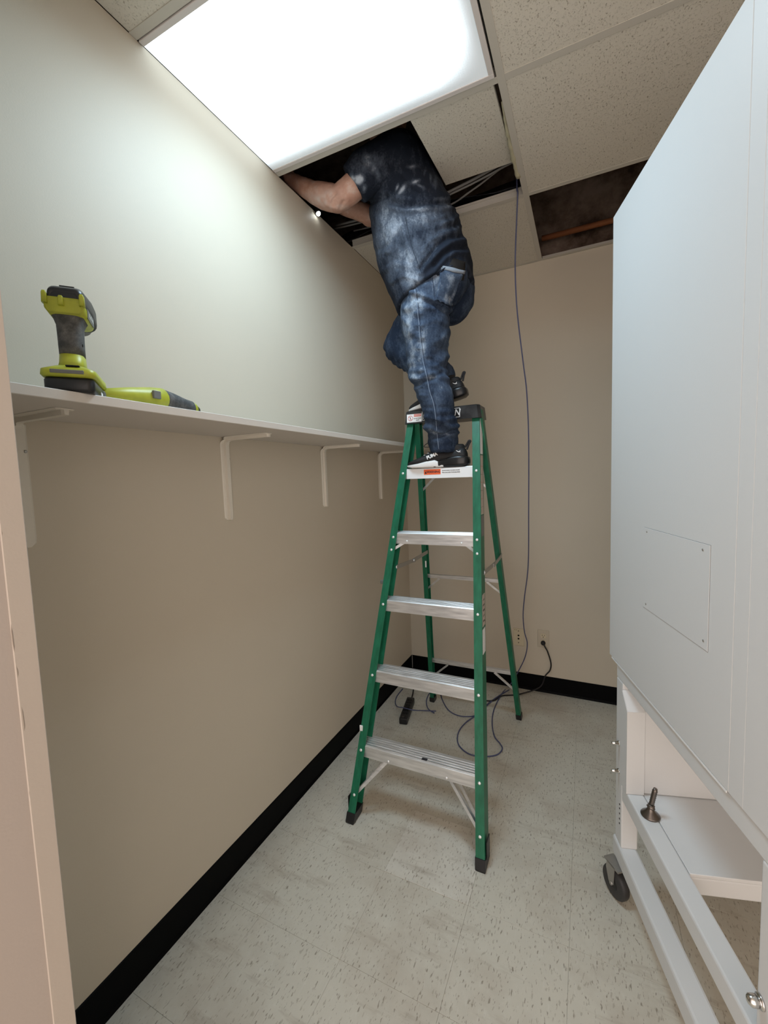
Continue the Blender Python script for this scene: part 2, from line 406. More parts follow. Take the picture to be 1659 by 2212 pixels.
tc = k.n('ShaderNodeTexCoord'); sx = k.n('ShaderNodeSeparateXYZ'); k.l(tc.outputs['Object'], sx.inputs[0])
hx, hy = (LX1 - LX0) / 2 - fw, (LY1 - LY0) / 2 - fw
def edge(out, pos, wdt):     # 0 at the rim far from the tubes, 1 where the tubes lie above the lens
    q = k.n('ShaderNodeMath', operation='SUBTRACT'); q.inputs[0].default_value = pos; k.l(out, q.inputs[1])
    d = k.n('ShaderNodeMath', operation='DIVIDE'); k.l(q.outputs[0], d.inputs[0]); d.inputs[1].default_value = wdt; d.use_clamp = True
    return d.outputs[0]
ex = edge(sx.outputs[0], hx, 0.15); ey = edge(sx.outputs[1], hy, 0.16)
mul = k.n('ShaderNodeMath', operation='MULTIPLY'); k.l(ex, mul.inputs[0]); k.l(ey, mul.inputs[1])
mr = k.n('ShaderNodeMapRange', interpolation_type='SMOOTHSTEP'); mr.inputs['From Min'].default_value = 0.0; mr.inputs['From Max'].default_value = 0.6; mr.inputs['To Min'].default_value = 0.09; mr.inputs['To Max'].default_value = 1.0; k.l(mul.outputs[0], mr.inputs['Value'])
prx = k.n('ShaderNodeTexChecker'); prx.inputs['Scale'].default_value = 190; prx.inputs['Color1'].default_value = (1, 1, 1, 1); prx.inputs['Color2'].default_value = (0.86, 0.86, 0.86, 1); mpp = k.n('ShaderNodeMapping'); mpp.inputs['Rotation'].default_value = (0, 0, 0.785); k.l(tc.outputs['Object'], mpp.inputs[0]); k.l(mpp.outputs[0], prx.inputs['Vector'])
m3 = k.n('ShaderNodeMath', operation='MULTIPLY'); k.l(mr.outputs[0], m3.inputs[0]); k.l(prx.outputs['Fac'], m3.inputs[1])
m4 = k.n('ShaderNodeMapRange'); k.l(prx.outputs['Fac'], m4.inputs['Value']); m4.inputs['To Min'].default_value = 0.9; m4.inputs['To Max'].default_value = 1.0
m5 = k.n('ShaderNodeMath', operation='MULTIPLY'); k.l(mr.outputs[0], m5.inputs[0]); k.l(m4.outputs[0], m5.inputs[1])
m6 = k.n('ShaderNodeMath', operation='MULTIPLY'); k.l(m5.outputs[0], m6.inputs[0]); m6.inputs[1].default_value = LENS_EMIT
bs.inputs['Emission Color'].default_value = (0.78, 0.92, 1.0, 1); k.l(m6.outputs[0], bs.inputs['Emission Strength'])
q = B(); q.box(L(LX0 + 0.0005, LY0 + fw - 0.002, -0.0015), L(LX1 - fw + 0.002, LY1 - fw + 0.002, 0.0035)); q.build('lens', LENS, lamp)

al = bpy.data.lights.new('fluorescent_tubes', 'AREA'); al.shape = 'RECTANGLE'; al.size = 0.46; al.size_y = 2 * hy - 0.16; al.energy = LAMP_W; al.color = (0.60, 0.83, 1.0); al.spread = R(160)
ao = bpy.data.objects.new('fluorescent_tubes', al); ao.location = (0.10, -0.04, -0.0028); link(ao, lamp)

# ------------------------------------------------------------------ plenum contents
def at(px, py, ax, val): return on_plane(px, py, ax, val)
b = B(); b.cyl((MX + 0.02, YB + 0.02, 2.80), (XR, YB + 0.02, 2.80), 0.016, n=12)
tag(b.build('copper_pipe', COPPER), 'copper pipe running above the missing ceiling tile at the back wall', 'pipe')
# crumpled black wrap lying over the grid behind the man
def crumple(name, x0, x1, y0, y1, z0, amp, seed, label):
    rg = random.Random(seed); nx, ny = 26, 12; vs = []; fs = []
    ph = [rg.uniform(0, 6.28) for _ in range(6)]
    for j in range(ny + 1):
        for i in range(nx + 1):
            u, t = i / nx, j / ny; x = x0 + (x1 - x0) * u; y = y0 + (y1 - y0) * t
            z = z0 + 0.30 * t + amp * (math.sin(9 * u + 4 * t + ph[0]) + 0.6 * math.sin(17 * t + 5 * u + ph[1]) + 0.5 * math.sin(23 * u - 9 * t + ph[2])) + rg.uniform(-0.004, 0.004)
            vs.append((x, y, z))
    for j in range(ny):
        for i in range(nx):
            a = j * (nx + 1) + i; fs.append((a, a + 1, a + nx + 2, a + nx + 1))
    o = mesh_obj(name, vs, fs, BLKFOIL, smooth=True); md = o.modifiers.new('thickness', 'SOLIDIFY'); md.thickness = 0.004
    return tag(o, label, 'insulation')
crumple('duct_wrap', -1.9, -0.27, 2.15, 2.62, ZC + 0.075, 0.016, 3, 'crumpled black duct wrap above the ceiling behind the man')
for i, (p, q, r) in enumerate(((((-0.72, 2.02, ZC + 0.05)), (-0.27, 1.965, ZC + 0.075), 0.006), ((-0.75, 2.035, ZC + 0.045), (-0.27, 1.985, ZC + 0.07), 0.0045), ((-0.66, 2.11, ZC + 0.05), (-0.28, 2.0, ZC + 0.085), 0.004))):
    p = Vector(p); q = Vector(q); mid = (p + q) / 2 + Vector((0, 0, -0.012))
    b = B(); b.tube(spline([p + Vector((-0.5, 0.05, 0.06)), p, mid, q, q + Vector((0.35, -0.03, 0.03))], 6), r, 7)
    tag(b.build('ceiling_cable', GREYW), ('thick grey cable nearest the cut ceiling tile', 'middle grey cable in the ceiling gap beside the man', 'thin grey cable crossing low over the gap in the ceiling')[i], 'cable', 'cables above the ceiling gap')

# small bright light at the top of the left wall
p = at(688, 462, 0, XL + 0.014)
b = B(); b.lathe(p + Vector((-0.01, 0, 0.02)), (0.012, -0.004, -0.022), [(0, 0.009), (0.55, 0.009), (0.6, 0.012), (0.95, 0.012)], 14)
wl = tag(b.build('work_light', mat('work_light_body', (0.05, 0.05, 0.05), 0.4)), 'tiny bright white work light under the elbow at the wall top', 'light')
b = B(); b.lathe(p + Vector((0.0016, -0.0036, -0.0012)), Vector((0.012, -0.004, -0.022)).normalized() * 0.008, [(0, 0.0105), (0.5, 0.009), (0.9, 0.004)], 14); b.build('led_lens', BULB, wl)

# ------------------------------------------------------------------ shelf and brackets
SX, SZ, ST = -0.866, 1.591, 0.019
b = B(); b.box((XL + 0.0005, JY - 0.0005 + 0.001, SZ - ST), (SX, YB - 0.001, SZ), 0.0012)
shelf = tag(b.build('wall_shelf', SHELFM), 'long off white wall shelf carrying two lime green drills', 'shelf')
BRL = ['off white shelf bracket partly hidden by the pink door jamb', 'off white shelf bracket third from the ladder, under the mid shelf', 'off white shelf bracket second from the ladder', 'off white shelf bracket nearest the ladder and back corner']
def bracket(y, label):
    t = tag(empty('shelf_bracket', (XL, y, SZ - ST)), label, 'bracket', 'brackets under the wall shelf')
    def arm(nm, pts, wd):
        # pressed-steel strip with a raised rib along its middle, following pts in x-z
        q = B(); P_ = [Vector((a, 0, c)) for a, c in pts]
        for off, th, ww in ((0, 0.003, wd), (0.003, 0.010, wd * 0.42)):
            rings = []
            for i, p in enumerate(P_):
                d = (P_[min(i + 1, len(P_) - 1)] - P_[max(i - 1, 0)]).normalized(); nn = Vector((-d.z, 0, d.x))
                if nn.dot(Vector((1, 0, -1))) < 0: nn = -nn
                hw = ww / 2 * (1.0 if 1 < i < len(P_) - 2 else (0.95 if i in (1, len(P_) - 2) else 0.55))
                a0 = p + nn * off; rings.append([a0 + Vector((0, -hw, 0)), a0 + Vector((0, hw, 0)), a0 + nn * th + Vector((0, hw * 0.8, 0)), a0 + nn * th + Vector((0, -hw * 0.8, 0))])
            q.loft(rings, True, False)
        return q.build(nm, BRKT, t)
    bend = [(0.0005 + 0.03 * (1 - math.cos(a)), -0.0005 - 0.03 * (1 - math.sin(a))) for a in [i * math.pi / 12 for i in range(7)]]
    up = [(0.0005, -0.292), (0.0005, -0.285), (0.0005, -0.27), (0.0005, -0.15)] + bend[:4]
    hz = bend[3:] + [(0.12, -0.0005), (0.185, -0.0005), (0.198, -0.0005), (0.204, -0.0005)]
    a = arm('upright', up, 0.042); h = arm('arm', hz, 0.040)
    for nm, pos, ax in (('screw', (0.004, 0.014, -0.075), (0.003, 0, 0)), ('screw', (0.0035, 0.0, -0.278), (0.003, 0, 0))):
        q = B(); q.lathe(pos, ax, [(0, 0.0035), (0.6, 0.0035), (1, 0.002)], 10); q.build(nm, STEEL, a)
    for xx in (0.055, 0.192):
        q = B(); q.lathe((xx, 0, -0.0095 if xx < 0.1 else -0.0035), (0, 0, -0.002), [(0, 0.0038), (0.6, 0.0036), (1, 0.002)], 10); q.build('screw', STEEL, h)
for y, lb in zip((0.508, 1.117, 1.738, 2.36), BRL): bracket(y, lb)

# ------------------------------------------------------------------ drills on the shelf
def rrect(cx, cy, hx, hy, r, z, n=5):
    """rounded rectangle ring in xy at height z"""
    out = []
    for sx, sy, a0 in ((1, 1, 0), (-1, 1, 90), (-1, -1, 180), (1, -1, 270)):
        for i in range(n):
            a = R(a0 + 90 * i / (n - 1)); out.append((cx + sx * (hx - r) + r * math.cos(a), cy + sy * (hy - r) + r * math.sin(a), z))
    return out
fa = math.atan2(0.643, -0.766)
dr = tag(empty('cordless_drill', (-0.915, 0.512, SZ), fa), 'lime green and grey cordless drill standing upright on its battery', 'drill')
# local: x forward, y left, z up
q = B(); q.loft([rrect(0.008, 0, 0.058, 0.037, 0.012, 0.0), rrect(0.008, 0, 0.062, 0.040, 0.012, 0.006), rrect(0.008, 0, 0.062, 0.040, 0.012, 0.022), rrect(0.008, 0, 0.058, 0.037, 0.012, 0.028)]); bt = q.build('battery', TBLK, dr)
q = B(); q.box((0.012, -0.0408, 0.004), (0.03, -0.0398, 0.014)); q.build('battery_label', WHITEP, bt)
for sgn in (-1, 1):
    q = B(); q.box((0.044, sgn * 0.036 - 0.006, 0.004), (0.064, sgn * 0.036 + 0.006, 0.024), 0.003); q.build('release_button', GREYB, bt)
q = B(); q.loft([rrect(0.006, 0, 0.062, 0.041, 0.014, 0.027), rrect(0.006, 0, 0.066, 0.044, 0.014, 0.031), rrect(0.006, 0, 0.064, 0.043, 0.014, 0.041), rrect(0.0, 0, 0.045, 0.032, 0.014, 0.048), rrect(-0.004, 0, 0.034, 0.025, 0.014, 0.052)]); bs_ = q.build('base_housing', LIME, dr)
q = B(); q.box((-0.0612, -0.026, 0.032), (-0.0585, 0.026, 0.039), 0.001); q.build('vent_slot', GREYB, bs_)
q = B(); q.box((-0.050, -0.018, 0.0475), (-0.034, 0.004, 0.0505), 0.001); q.build('vent_slot', HOLE, bs_)
q = B(); q.loft([rrect(-0.004, 0, 0.031, 0.022, 0.016, 0.050), rrect(-0.002, 0, 0.027, 0.0205, 0.016, 0.062), rrect(0.0, 0, 0.026, 0.0195, 0.016, 0.078)]); q.build('handle_collar', LIME, dr)
q = B(); q.loft([rrect(0.0, 0, 0.0262, 0.0197, 0.016, 0.0775), rrect(-0.001, 0, 0.0255, 0.020, 0.016, 0.095), rrect(0.0, 0, 0.0245, 0.0205, 0.016, 0.115), rrect(0.002, 0, 0.0265, 0.021, 0.016, 0.135), rrect(0.004, 0, 0.032, 0.024, 0.016, 0.146), rrect(0.006, 0, 0.036, 0.027, 0.016, 0.152)]); gp = q.build('grip', GRIP, dr)
q = B(); q.loft([rrect(0.027, 0, 0.008, 0.009, 0.005, 0.112), rrect(0.031, 0, 0.010, 0.009, 0.005, 0.120), rrect(0.030, 0, 0.010, 0.009, 0.005, 0.136)]); q.build('trigger', TBLK, dr)
q = B(); q.cyl((-0.012, -0.0205, 0.098), (-0.012, -0.0185, 0.098), 0.0028, n=10); q.build('screw_recess', HOLE, gp)
# motor housing, rounded: axis along x
def hring(x, hy, z0, z1, r): 
    cz = (z0 + z1) / 2; return [(x, p[0], p[1] + cz) for p in rrect(0, 0, hy, (z1 - z0) / 2, r, 0)] if False else [(x, a, c + cz) for a, c, _ in rrect(0, 0, hy, (z1 - z0) / 2, r, 0)]
q = B(); q.loft([hring(-0.036, 0.026, 0.150, 0.172, 0.008), hring(-0.040, 0.030, 0.149, 0.176, 0.008), hring(0.02, 0.031, 0.148, 0.176, 0.010), hring(0.06, 0.030, 0.147, 0.176, 0.010), hring(0.068, 0.026, 0.149, 0.174, 0.010)]); hd = q.build('lower_housing', LIME, dr)
for yy, zz, hh in ((0.029, 0.176, 0.012), (-0.029, 0.176, 0.012), (0.004, 0.174, 0.007)):
    q = B(); q.loft([rrect(-0.036, yy, 0.006, 0.0045, 0.002, zz - 0.012), rrect(-0.036, yy, 0.005, 0.0040, 0.002, zz + hh * 0.5), rrect(-0.037, yy, 0.003, 0.0025, 0.001, zz + hh * 0.8)]); q.build('housing_rib', LIME, hd)
q = B(); q.box((-0.004, -0.0320, 0.153), (0.052, -0.0300, 0.172), 0.0008); lp = q.build('name_plate', GREYB, hd)
q = B()
for i, hgt in enumerate((0.008, 0.005, 0.009, 0.006, 0.008)): q.box((0.004 + i * 0.009, -0.0325, 0.159), (0.010 + i * 0.009, -0.0318, 0.159 + hgt))
q.build('worn_print', mat('print_grey', (0.5, 0.5, 0.48), 0.5), lp)
q = B(); q.loft([hring(-0.032, 0.020, 0.172, 0.188, 0.006), hring(-0.036, 0.0245, 0.170, 0.192, 0.008), hring(-0.012, 0.0295, 0.170, 0.206, 0.012), hring(0.05, 0.032, 0.168, 0.212, 0.014), hring(0.074, 0.034, 0.150, 0.206, 0.016), hring(0.088, 0.026, 0.155, 0.194, 0.012)]); mc = q.build('motor_cover', TBLK, dr)
for i in range(7):
    q = B(); q.box((0.0 + i * 0.007, -0.012, 0.205), (0.004 + i * 0.007, 0.012, 0.213)); q.build('vent_fin', TBLK, mc)
q = B(); q.lathe((0.08, 0, 0.173), (0.062, 0, 0), [(0, 0.02), (0.15, 0.021), (0.2, 0.018), (0.7, 0.017), (1, 0.008)], 20); q.build('chuck', TBLK, dr)

d2 = tag(empty('cordless_drill', (-0.955, 0.70, SZ), R(95)), 'lime green cordless driver lying on its side beside the upright drill', 'drill')
# local: x along the shelf away from the camera, y toward the wall
def ering(x, ry, rz, cy, cz, n=18): return [(x, cy + ry * math.cos(2 * math.pi * i / n), cz + rz * math.sin(2 * math.pi * i / n)) for i in range(n)]
q = B(); q.loft([ering(-0.125, 0.008, 0.008, 0.0, 0.020), ering(-0.122, 0.012, 0.011, 0.0, 0.021), ering(-0.06, 0.022, 0.020, 0, 0.026), ering(0.0, 0.030, 0.027, 0, 0.030), ering(0.028, 0.032, 0.029, 0, 0.031), ering(0.034, 0.028, 0.025, 0, 0.031)]); by = q.build('body', LIME, d2)
q = B(); q.box((-0.016, 0.0255, 0.028), (0.004, 0.0335, 0.046), 0.001); q.build('selector_button', GREYB, by).location = (0, -0.0, 0)
q = B(); q.box((-0.016, -0.0335, 0.026), (0.004, -0.0255, 0.044), 0.001); q.build('selector_button', GREYB, by)
q = B(); q.loft([ering(0.030, 0.027, 0.025, 0, 0.031), ering(0.036, 0.030, 0.028, 0, 0.030), ering(0.06, 0.027, 0.026, 0, 0.029), ering(0.10, 0.022, 0.022, 0, 0.025), ering(0.125, 0.021, 0.021, 0, 0.023)]); q.build('grip', GRIP, d2)
q = B(); q.loft([ering(0.124, 0.021, 0.021, 0, 0.023), ering(0.136, 0.019, 0.019, 0, 0.021)]); q.build('collar', LIME, d2)
q = B(); q.loft([ering(0.135, 0.018, 0.018, 0, 0.021), ering(0.148, 0.014, 0.014, 0, 0.019)]); q.build('end_cap', TBLK, d2)

# ------------------------------------------------------------------ white machine cabinet on a caster frame
P0 = Vector((0.0811, 1.5479, 0)); U_ = Vector((0.2689, -0.9632, 0)); W_ = Vector((0.9632, 0.2689, 0))
CM = Matrix(((W_.x, -U_.x, 0, P0.x), (W_.y, -U_.y, 0, P0.y), (0, 0, 1, 0), (0, 0, 0, 1)))   # local x = to the right (w), local y = -u (away)
cab = tag(empty('machine_cabinet'), 'tall white metal cabinet on an open caster frame', 'cabinet'); cab.matrix_world = CM
CD = 0.62; UL = 0.80
def cb(name, w0, w1, u0, u1, z0, z1, m=CABW, par=cab, bev=0.003, seg=2):
    q = B(); q.box((w0, -u1, z0), (w1, -u0, z1), bev, seg); return q.build(name, m, par)
body = cb('body', 0.004, CD, 0.0, UL, 0.80, 2.19)
q = B(); q.box((0.0, -0.6165, 0.792), (0.006, 0.018, 2.192), 0.0008, 1); sp = q.build('side_panel', CABW, cab)
q = B(); q.box((0.0, -0.6575, 0.792), (0.006, -0.6175, 2.192), 0.0006, 1); q.build('edge_strip', CABW, cab)
q = B(); q.box((0.0, -UL, 0.792), (0.006, -0.6580, 2.192), 0.0006, 1); q.build('side_panel', CABW, cab)
q = B(); q.box((0.0, -0.61, 0.786), (0.002, 0.0, 0.7905)); q.build('drip_edge', mat('edge_bright', (0.85, 0.86, 0.86), 0.35), cab)
# access hatch
SEAM = mat('hatch_seam', (0.20, 0.20, 0.20), 0.8)
q = B(); q.box((-0.0004, -0.5405, 1.0335), (0.001, -0.2365, 1.2535)); q.build('hatch_gap', SEAM, sp)
q = B(); q.box((-0.0012, -0.5397, 1.0343), (0.001, -0.2355, 1.2527), 0.0004); ht = q.build('access_hatch', CABW, cab)
for u, z in ((0.255, 1.243), (0.515, 1.240), (0.255, 1.047), (0.525, 1.052)):
    q = B(); q.lathe((-0.0012, -u, z), (-0.0012, 0, 0), [(0, 0.0028), (0.7, 0.0026), (1, 0.001)], 8); q.build('screw', STEEL, ht)
# frame of square tube
cb('top_rail', 0.006, 0.056, 0.03, UL, 0.738, 0.786, bev=0.004)
cb('post', 0.006, 0.056, 0.030, 0.082, 0.18, 0.738, bev=0.004)
cb('post', 0.006, 0.056, 0.700, 0.770, 0.18, 0.738, bev=0.004)
cb('post', CD - 0.05, CD, 0.030, 0.082, 0.18, 0.786, bev=0.004); cb('post', CD - 0.05, CD, 0.70, 0.77, 0.18, 0.786, bev=0.004)
cb('base_rail', 0.001, 0.055, 0.020, UL + 0.25, 0.116, 0.181, bev=0.007)
cb('base_rail', CD - 0.055, CD, 0.020, UL + 0.25, 0.116, 0.181, bev=0.007)
cb('shelf_rail', 0.006, 0.055, 0.083, UL + 0.15, 0.348, 0.402, bev=0.005)
cb('shelf_plate', 0.0555, CD - 0.05, 0.083, 0.385, 0.392, 0.4015, bev=0.0015)
cb('cross_member', 0.0555, CD - 0.05, 0.342, 0.384, 0.345, 0.3915, bev=0.004)
cb('end_panel', 0.0565, CD - 0.05, 0.060, 0.118, 0.4025, 0.786, m=CABW, bev=0.003)
# inner upright with a slanted cap
q = B(); q.prism([(-0.083, 0.403), (-0.125, 0.403), (-0.125, 0.668), (-0.083, 0.715)], 0, 0.004, 0.0545); o = q.build('inner_post', CABW, cab)
q = B(); q.prism([(-0.0835, 0.7155), (-0.1255, 0.6685), (-0.1265, 0.6700), (-0.0835, 0.7180)], 0, 0.005, 0.054); q.build('post_cap', CABW, cab)
for z in (0.322, 0.308, 0.290, 0.272, 0.256):
    q = B(); q.cyl((0.0065, -0.068, z), (0.0050, -0.068, z), 0.0028, n=8); q.build('adjustment_hole', HOLE, cab)
def acorn(pos, sc=1.0, nm='bolt'):
    x, y, z = pos; q = B()
    q.lathe((x, y, z), (-0.024 * sc, 0, 0), [(0, 0.0085 * sc), (0.12, 0.0085 * sc), (0.14, 0.006 * sc), (0.45, 0.0062 * sc), (0.47, 0.0045 * sc), (0.8, 0.005 * sc), (0.93, 0.0038 * sc), (1, 0.0012 * sc)], 14); q.build(nm, CHROME, cab)
acorn((0.006, -0.058, 0.524)); acorn((0.006, -0.058, 0.429)); 
x, y, z = 0.0055, -0.712, 0.482
q = B(); q.lathe((x, y, z), (-0.022, 0, 0), [(0, 0.012), (0.12, 0.012), (0.14, 0.0085), (0.28, 0.0085), (0.3, 0.0095), (0.75, 0.0095), (0.92, 0.006), (1, 0.002)], 18); q.build('bolt', CHROME, cab)
# caster
cs = B(); cs.prism([(-0.030 - 0.06, 0.115), (0.028 - 0.06, 0.115), (0.034 - 0.06, 0.085), (0.022 - 0.06, 0.045), (0.002 - 0.06, 0.036), (-0.02 - 0.06, 0.05)], 0, -0.010, -0.0075)
cs.prism([(-0.030 - 0.06, 0.115), (0.028 - 0.06, 0.115), (0.034 - 0.06, 0.085), (0.022 - 0.06, 0.045), (0.002 - 0.06, 0.036), (-0.02 - 0.06, 0.05)], 0, 0.0265, 0.029); cs.box((-0.01, -0.092, 0.109), (0.029, -0.03, 0.115))
def caster(mx, my, rz):
    c = empty('caster', (mx, my, 0), rz, cab)
    q = B()
    for xx in (-0.0185, 0.016): q.prism([(-0.014, 0.1155), (0.020, 0.1155), (0.024, 0.09), (0.012, 0.050), (0.0, 0.042), (-0.010, 0.052)], 0, xx, xx + 0.0025)
    q.box((-0.0185, -0.030, 0.110), (0.0185, 0.034, 0.1157)); q.cyl((-0.021, 0, 0.05), (0.021, 0, 0.05), 0.006, n=10)
    q.build('fork', STEEL, c)
    q = B(); q.lathe((-0.0145, 0, 0.05), (0.029, 0, 0), [(0, 0.026), (0.001, 0.042), (0.12, 0.0478), (0.3, 0.05), (0.7, 0.05), (0.88, 0.0478), (0.999, 0.042), (1, 0.026)], 32); q.build('wheel', mat('wheel_rubber', (0.035, 0.034, 0.034), 0.5), c)
    q = B(); q.lathe((-0.0155, 0, 0.05), (0.031, 0, 0), [(0, 0.012), (0.05, 0.027), (0.95, 0.027), (1, 0.012)], 20); q.build('hub', mat('hub_black', (0.012, 0.012, 0.012), 0.4), c)
cs.bm.free()
caster(-0.004, -0.070, R(22)); caster(CD - 0.03, -0.075, R(10)); caster(CD - 0.03, -0.95, R(5)); caster(0.028, -0.97, R(8))

# levelling foot lying on the rail
lf0 = CM @ Vector((0.040, -0.205, 0.402))
lf = tag(empty('levelling_foot', lf0), 'small dark steel levelling foot standing on the white cabinet rail', 'levelling foot')
q = B(); q.lathe((0, 0, 0), (0, 0, 0.026), [(0, 0.0245), (0.10, 0.0255), (0.2, 0.024), (0.6, 0.012), (0.9, 0.008), (1, 0.007)], 28); q.build('base', DKST, lf)
ax = Vector((0.010, 0.004, 0.05))
q = B(); q.lathe((0, 0, 0.022), ax * 0.25, [(0, 0.007), (0.2, 0.0112), (0.45, 0.0112), (0.6, 0.009), (1, 0.009)], 6); q.build('hex_nut', DKST, lf)
q = B(); q.lathe(Vector((0, 0, 0.024)) + ax * 0.2, ax, [(0, 0.0062)] + [(0.05 + 0.06 * i, 0.0074 if i % 2 else 0.0062) for i in range(15)] + [(1, 0.005)], 14); q.build('threaded_stud', DKST, lf)

# ------------------------------------------------------------------ outlets, power strip, cables
def plate(name, x, z, m, label):
    t = tag(empty(name, (x, YB, z)), label, 'outlet')
    q = B(); q.box((-0.035, -0.0065, -0.057), (0.035, 0.0, 0.057), 0.003, 2); q.build('cover_plate', m, t); return t
t1 = plate('wall_plate', -0.390, 0.343, IVORY, 'ivory wall plate with a column of dark holes beside the ladder leg')
for x, z, r in ((0, 0.012, 0.0058), (0, -0.010, 0.0058), (0, -0.036, 0.003), (0, 0.042, 0.003)):
    q = B(); q.cyl((x, -0.0075, z), (x, -0.005, z), r, n=14); q.build('jack_hole', HOLE, t1)
for x in (-0.024, -0.014):
    q = B(); q.cyl((x, -0.0072, 0.048), (x, -0.005, 0.048), 0.002, n=8); q.build('chip', HOLE, t1)
t2 = plate('wall_outlet', -0.238, 0.352, IVORY2, 'almond duplex wall outlet with a black plug in its lower socket')
for zz in (0.020, -0.020):
    q = B(); q.loft([[(p[0], -0.0095, p[1] + zz) for p in rrect(0, 0, 0.0165, 0.0145, 0.009, 0)], [(p[0], -0.006, p[1] + zz) for p in rrect(0, 0, 0.0168, 0.0148, 0.009, 0)]]); f = q.build('socket', IVORY, t2)
    for x, z, ww, hh in ((-0.0065, 0.004, 0.0012, 0.0042), (0.0065, 0.004, 0.0012, 0.0035), (0, -0.007, 0.0024, 0.0024)):
        q = B(); q.box((x - ww, -0.0101, zz + z - hh), (x + ww, -0.0090, zz + z + hh)); q.build('slot', HOLE, f)
q = B(); q.cyl((0, -0.0072, 0), (0, -0.006, 0), 0.003, n=8); q.build('screw', STEEL, t2)
# plug with cord
zz = 0.352 - 0.022
pc = tag(empty('black_cord', (-0.238, YB - 0.01, zz)), 'black power cord plugged into the almond outlet', 'cord')
q = B(); q.lathe((0, 0.0, 0), (0, -0.024, 0), [(0, 0.0135), (0.5, 0.0145), (0.85, 0.012), (1, 0.007)], 16); q.build('plug', BLKRB, pc)
o_ = Vector((-0.238, YB - 0.01, zz))
cpts = [Vector((0.002, -0.018, -0.002)), Vector((0.016, -0.026, -0.024))]
for px, py in ((1183, 1408), (1190, 1432), (1188, 1448), (1178, 1460)): cpts.append(on_plane(px, py, 1, YB - 0.016) - o_)
cpts += [on_plane(1165, 1485, 1, YB - 0.018) - o_, on_plane(1120, 1500, 2, 0.006) - o_, on_plane(1085, 1503, 2, 0.006) - o_, on_plane(1060, 1514, 2, 0.006) - o_, on_plane(1010, 1505, 2, 0.006) - o_, on_plane(950, 1478, 2, 0.006) - o_, on_plane(905, 1477, 2, 0.006) - o_]
ca = on_plane(889, 1507, 2, 0.02); cbn = on_plane(869, 1563, 2, 0.02)
q = B(); q.tube(spline(cpts, 6), 0.0042, 8); q.build('cord', BLKRB, pc)
# power strip
dv = (cbn - ca); ang_ = math.atan2(dv.y, dv.x); mid = (ca + cbn) / 2; ln = 0.245
ps = tag(empty('power_strip', (mid.x, mid.y, 0), ang_), 'black power strip on the floor behind the ladder', 'power strip')
q = B(); q.box((-ln / 2, -0.024, 0.0), (ln / 2, 0.024, 0.036), 0.006, 2); q.build('body', BLKPL, ps)
for i in range(6):
    q = B(); q.loft([rrect(-0.085 + i * 0.03, 0, 0.011, 0.015, 0.006, 0.0358), rrect(-0.085 + i * 0.03, 0, 0.0105, 0.0145, 0.006, 0.0368)]); q.build('socket', HOLE, ps)
q = B(); q.box((0.098, -0.008, 0.0355), (0.114, 0.008, 0.040), 0.002); q.build('switch', mat('switch_black', (0.02, 0.018, 0.018), 0.25), ps)
inv = ps.matrix_basis.inverted()
q = B(); q.tube(spline([(-ln / 2 + 0.004, 0, 0.018), (-ln / 2 - 0.03, 0.0, 0.016), inv @ on_plane(893, 1488, 2, 0.006), inv @ on_plane(888, 1479, 2, 0.006), inv @ on_plane(900, 1473, 2, 0.006), inv @ on_plane(925, 1468, 2, 0.006)], 8), 0.004, 8); q.build('cord', BLKRB, ps)

# blue network cable from the ceiling to the floor loops
cb_pts = [Vector((-0.283, 2.098, ZC + 0.10)), Vector((-0.283, 2.10, ZC + 0.02))]
for px, py in ((1118, 425), (1113, 560), (1115, 640), (1120, 700), (1131, 790), (1138, 850), (1142, 950), (1142, 1100), (1141, 1220), (1133, 1290), (1130, 1330), (1133, 1365), (1139, 1390), (1134, 1420), (1117, 1455)):
    y = 2.104 + (2.72 - 2.104) * (py - 425) / (1455 - 425)
    cb_pts.append(on_plane(px, py, 1, y))
for px, py in ((1100, 1482), (1085, 1497), (1068, 1530), (1063, 1560), (1068, 1590), (1080, 1606), (1085, 1618), (1072, 1631), (1040, 1634), (1010, 1627), (990, 1607), (990, 1583), (1005, 1562), (1035, 1540), (1062, 1515), (1085, 1498)): cb_pts.append(on_plane(px, py, 2, 0.0045))
q = B(); q.tube(spline(cb_pts, 8), 0.0032, 8); bc = tag(q.build('network_cable', CABLE), 'long blue network cable hanging from the ceiling to a loop on the floor', 'cable')
lp2 = [on_plane(px, py, 2, 0.0035) for px, py in ((952, 1500), (957, 1515), (968, 1533), (985, 1544), (1008, 1548), (1030, 1544), (1045, 1528), (1070, 1508), (1100, 1490))]
q = B(); q.tube(spline(lp2, 8), 0.003, 8); tag(q.build('network_cable', CABLE), 'short curve of blue network cable under the second ladder step', 'cable')
lp3 = [on_plane(px, py, 2, 0.0035) for px, py in ((938, 1540), (925, 1531), (921, 1515), (926, 1500), (935, 1492))]
q = B(); q.tube(spline(lp3, 8), 0.003, 8); tag(q.build('network_cable', CABLE), 'small blue cable hook beside the rear ladder foot', 'cable')
lp4 = [on_plane(px, py, 2, zq) for px, py, zq in ((862, 1545, .0035), (855, 1528, .0035), (856, 1513, .0035), (868, 1496, .0035))]
lp4 = [on_plane(942, 1536, 2, 0.0035), on_plane(918, 1535, 2, 0.006)] + [on_plane(893, 1534, 2, 0.04), on_plane(872, 1529, 2, 0.042)] + [on_plane(858, 1526, 2, 0.012), on_plane(854, 1516, 2, 0.0035), on_plane(858, 1503, 2, 0.0035), on_plane(870, 1488, 2, 0.0035)]
q = B(); q.tube(spline(lp4, 8), 0.003, 8); tag(q.build('network_cable', CABLE), 'blue network cable draped over the black power strip', 'cable')

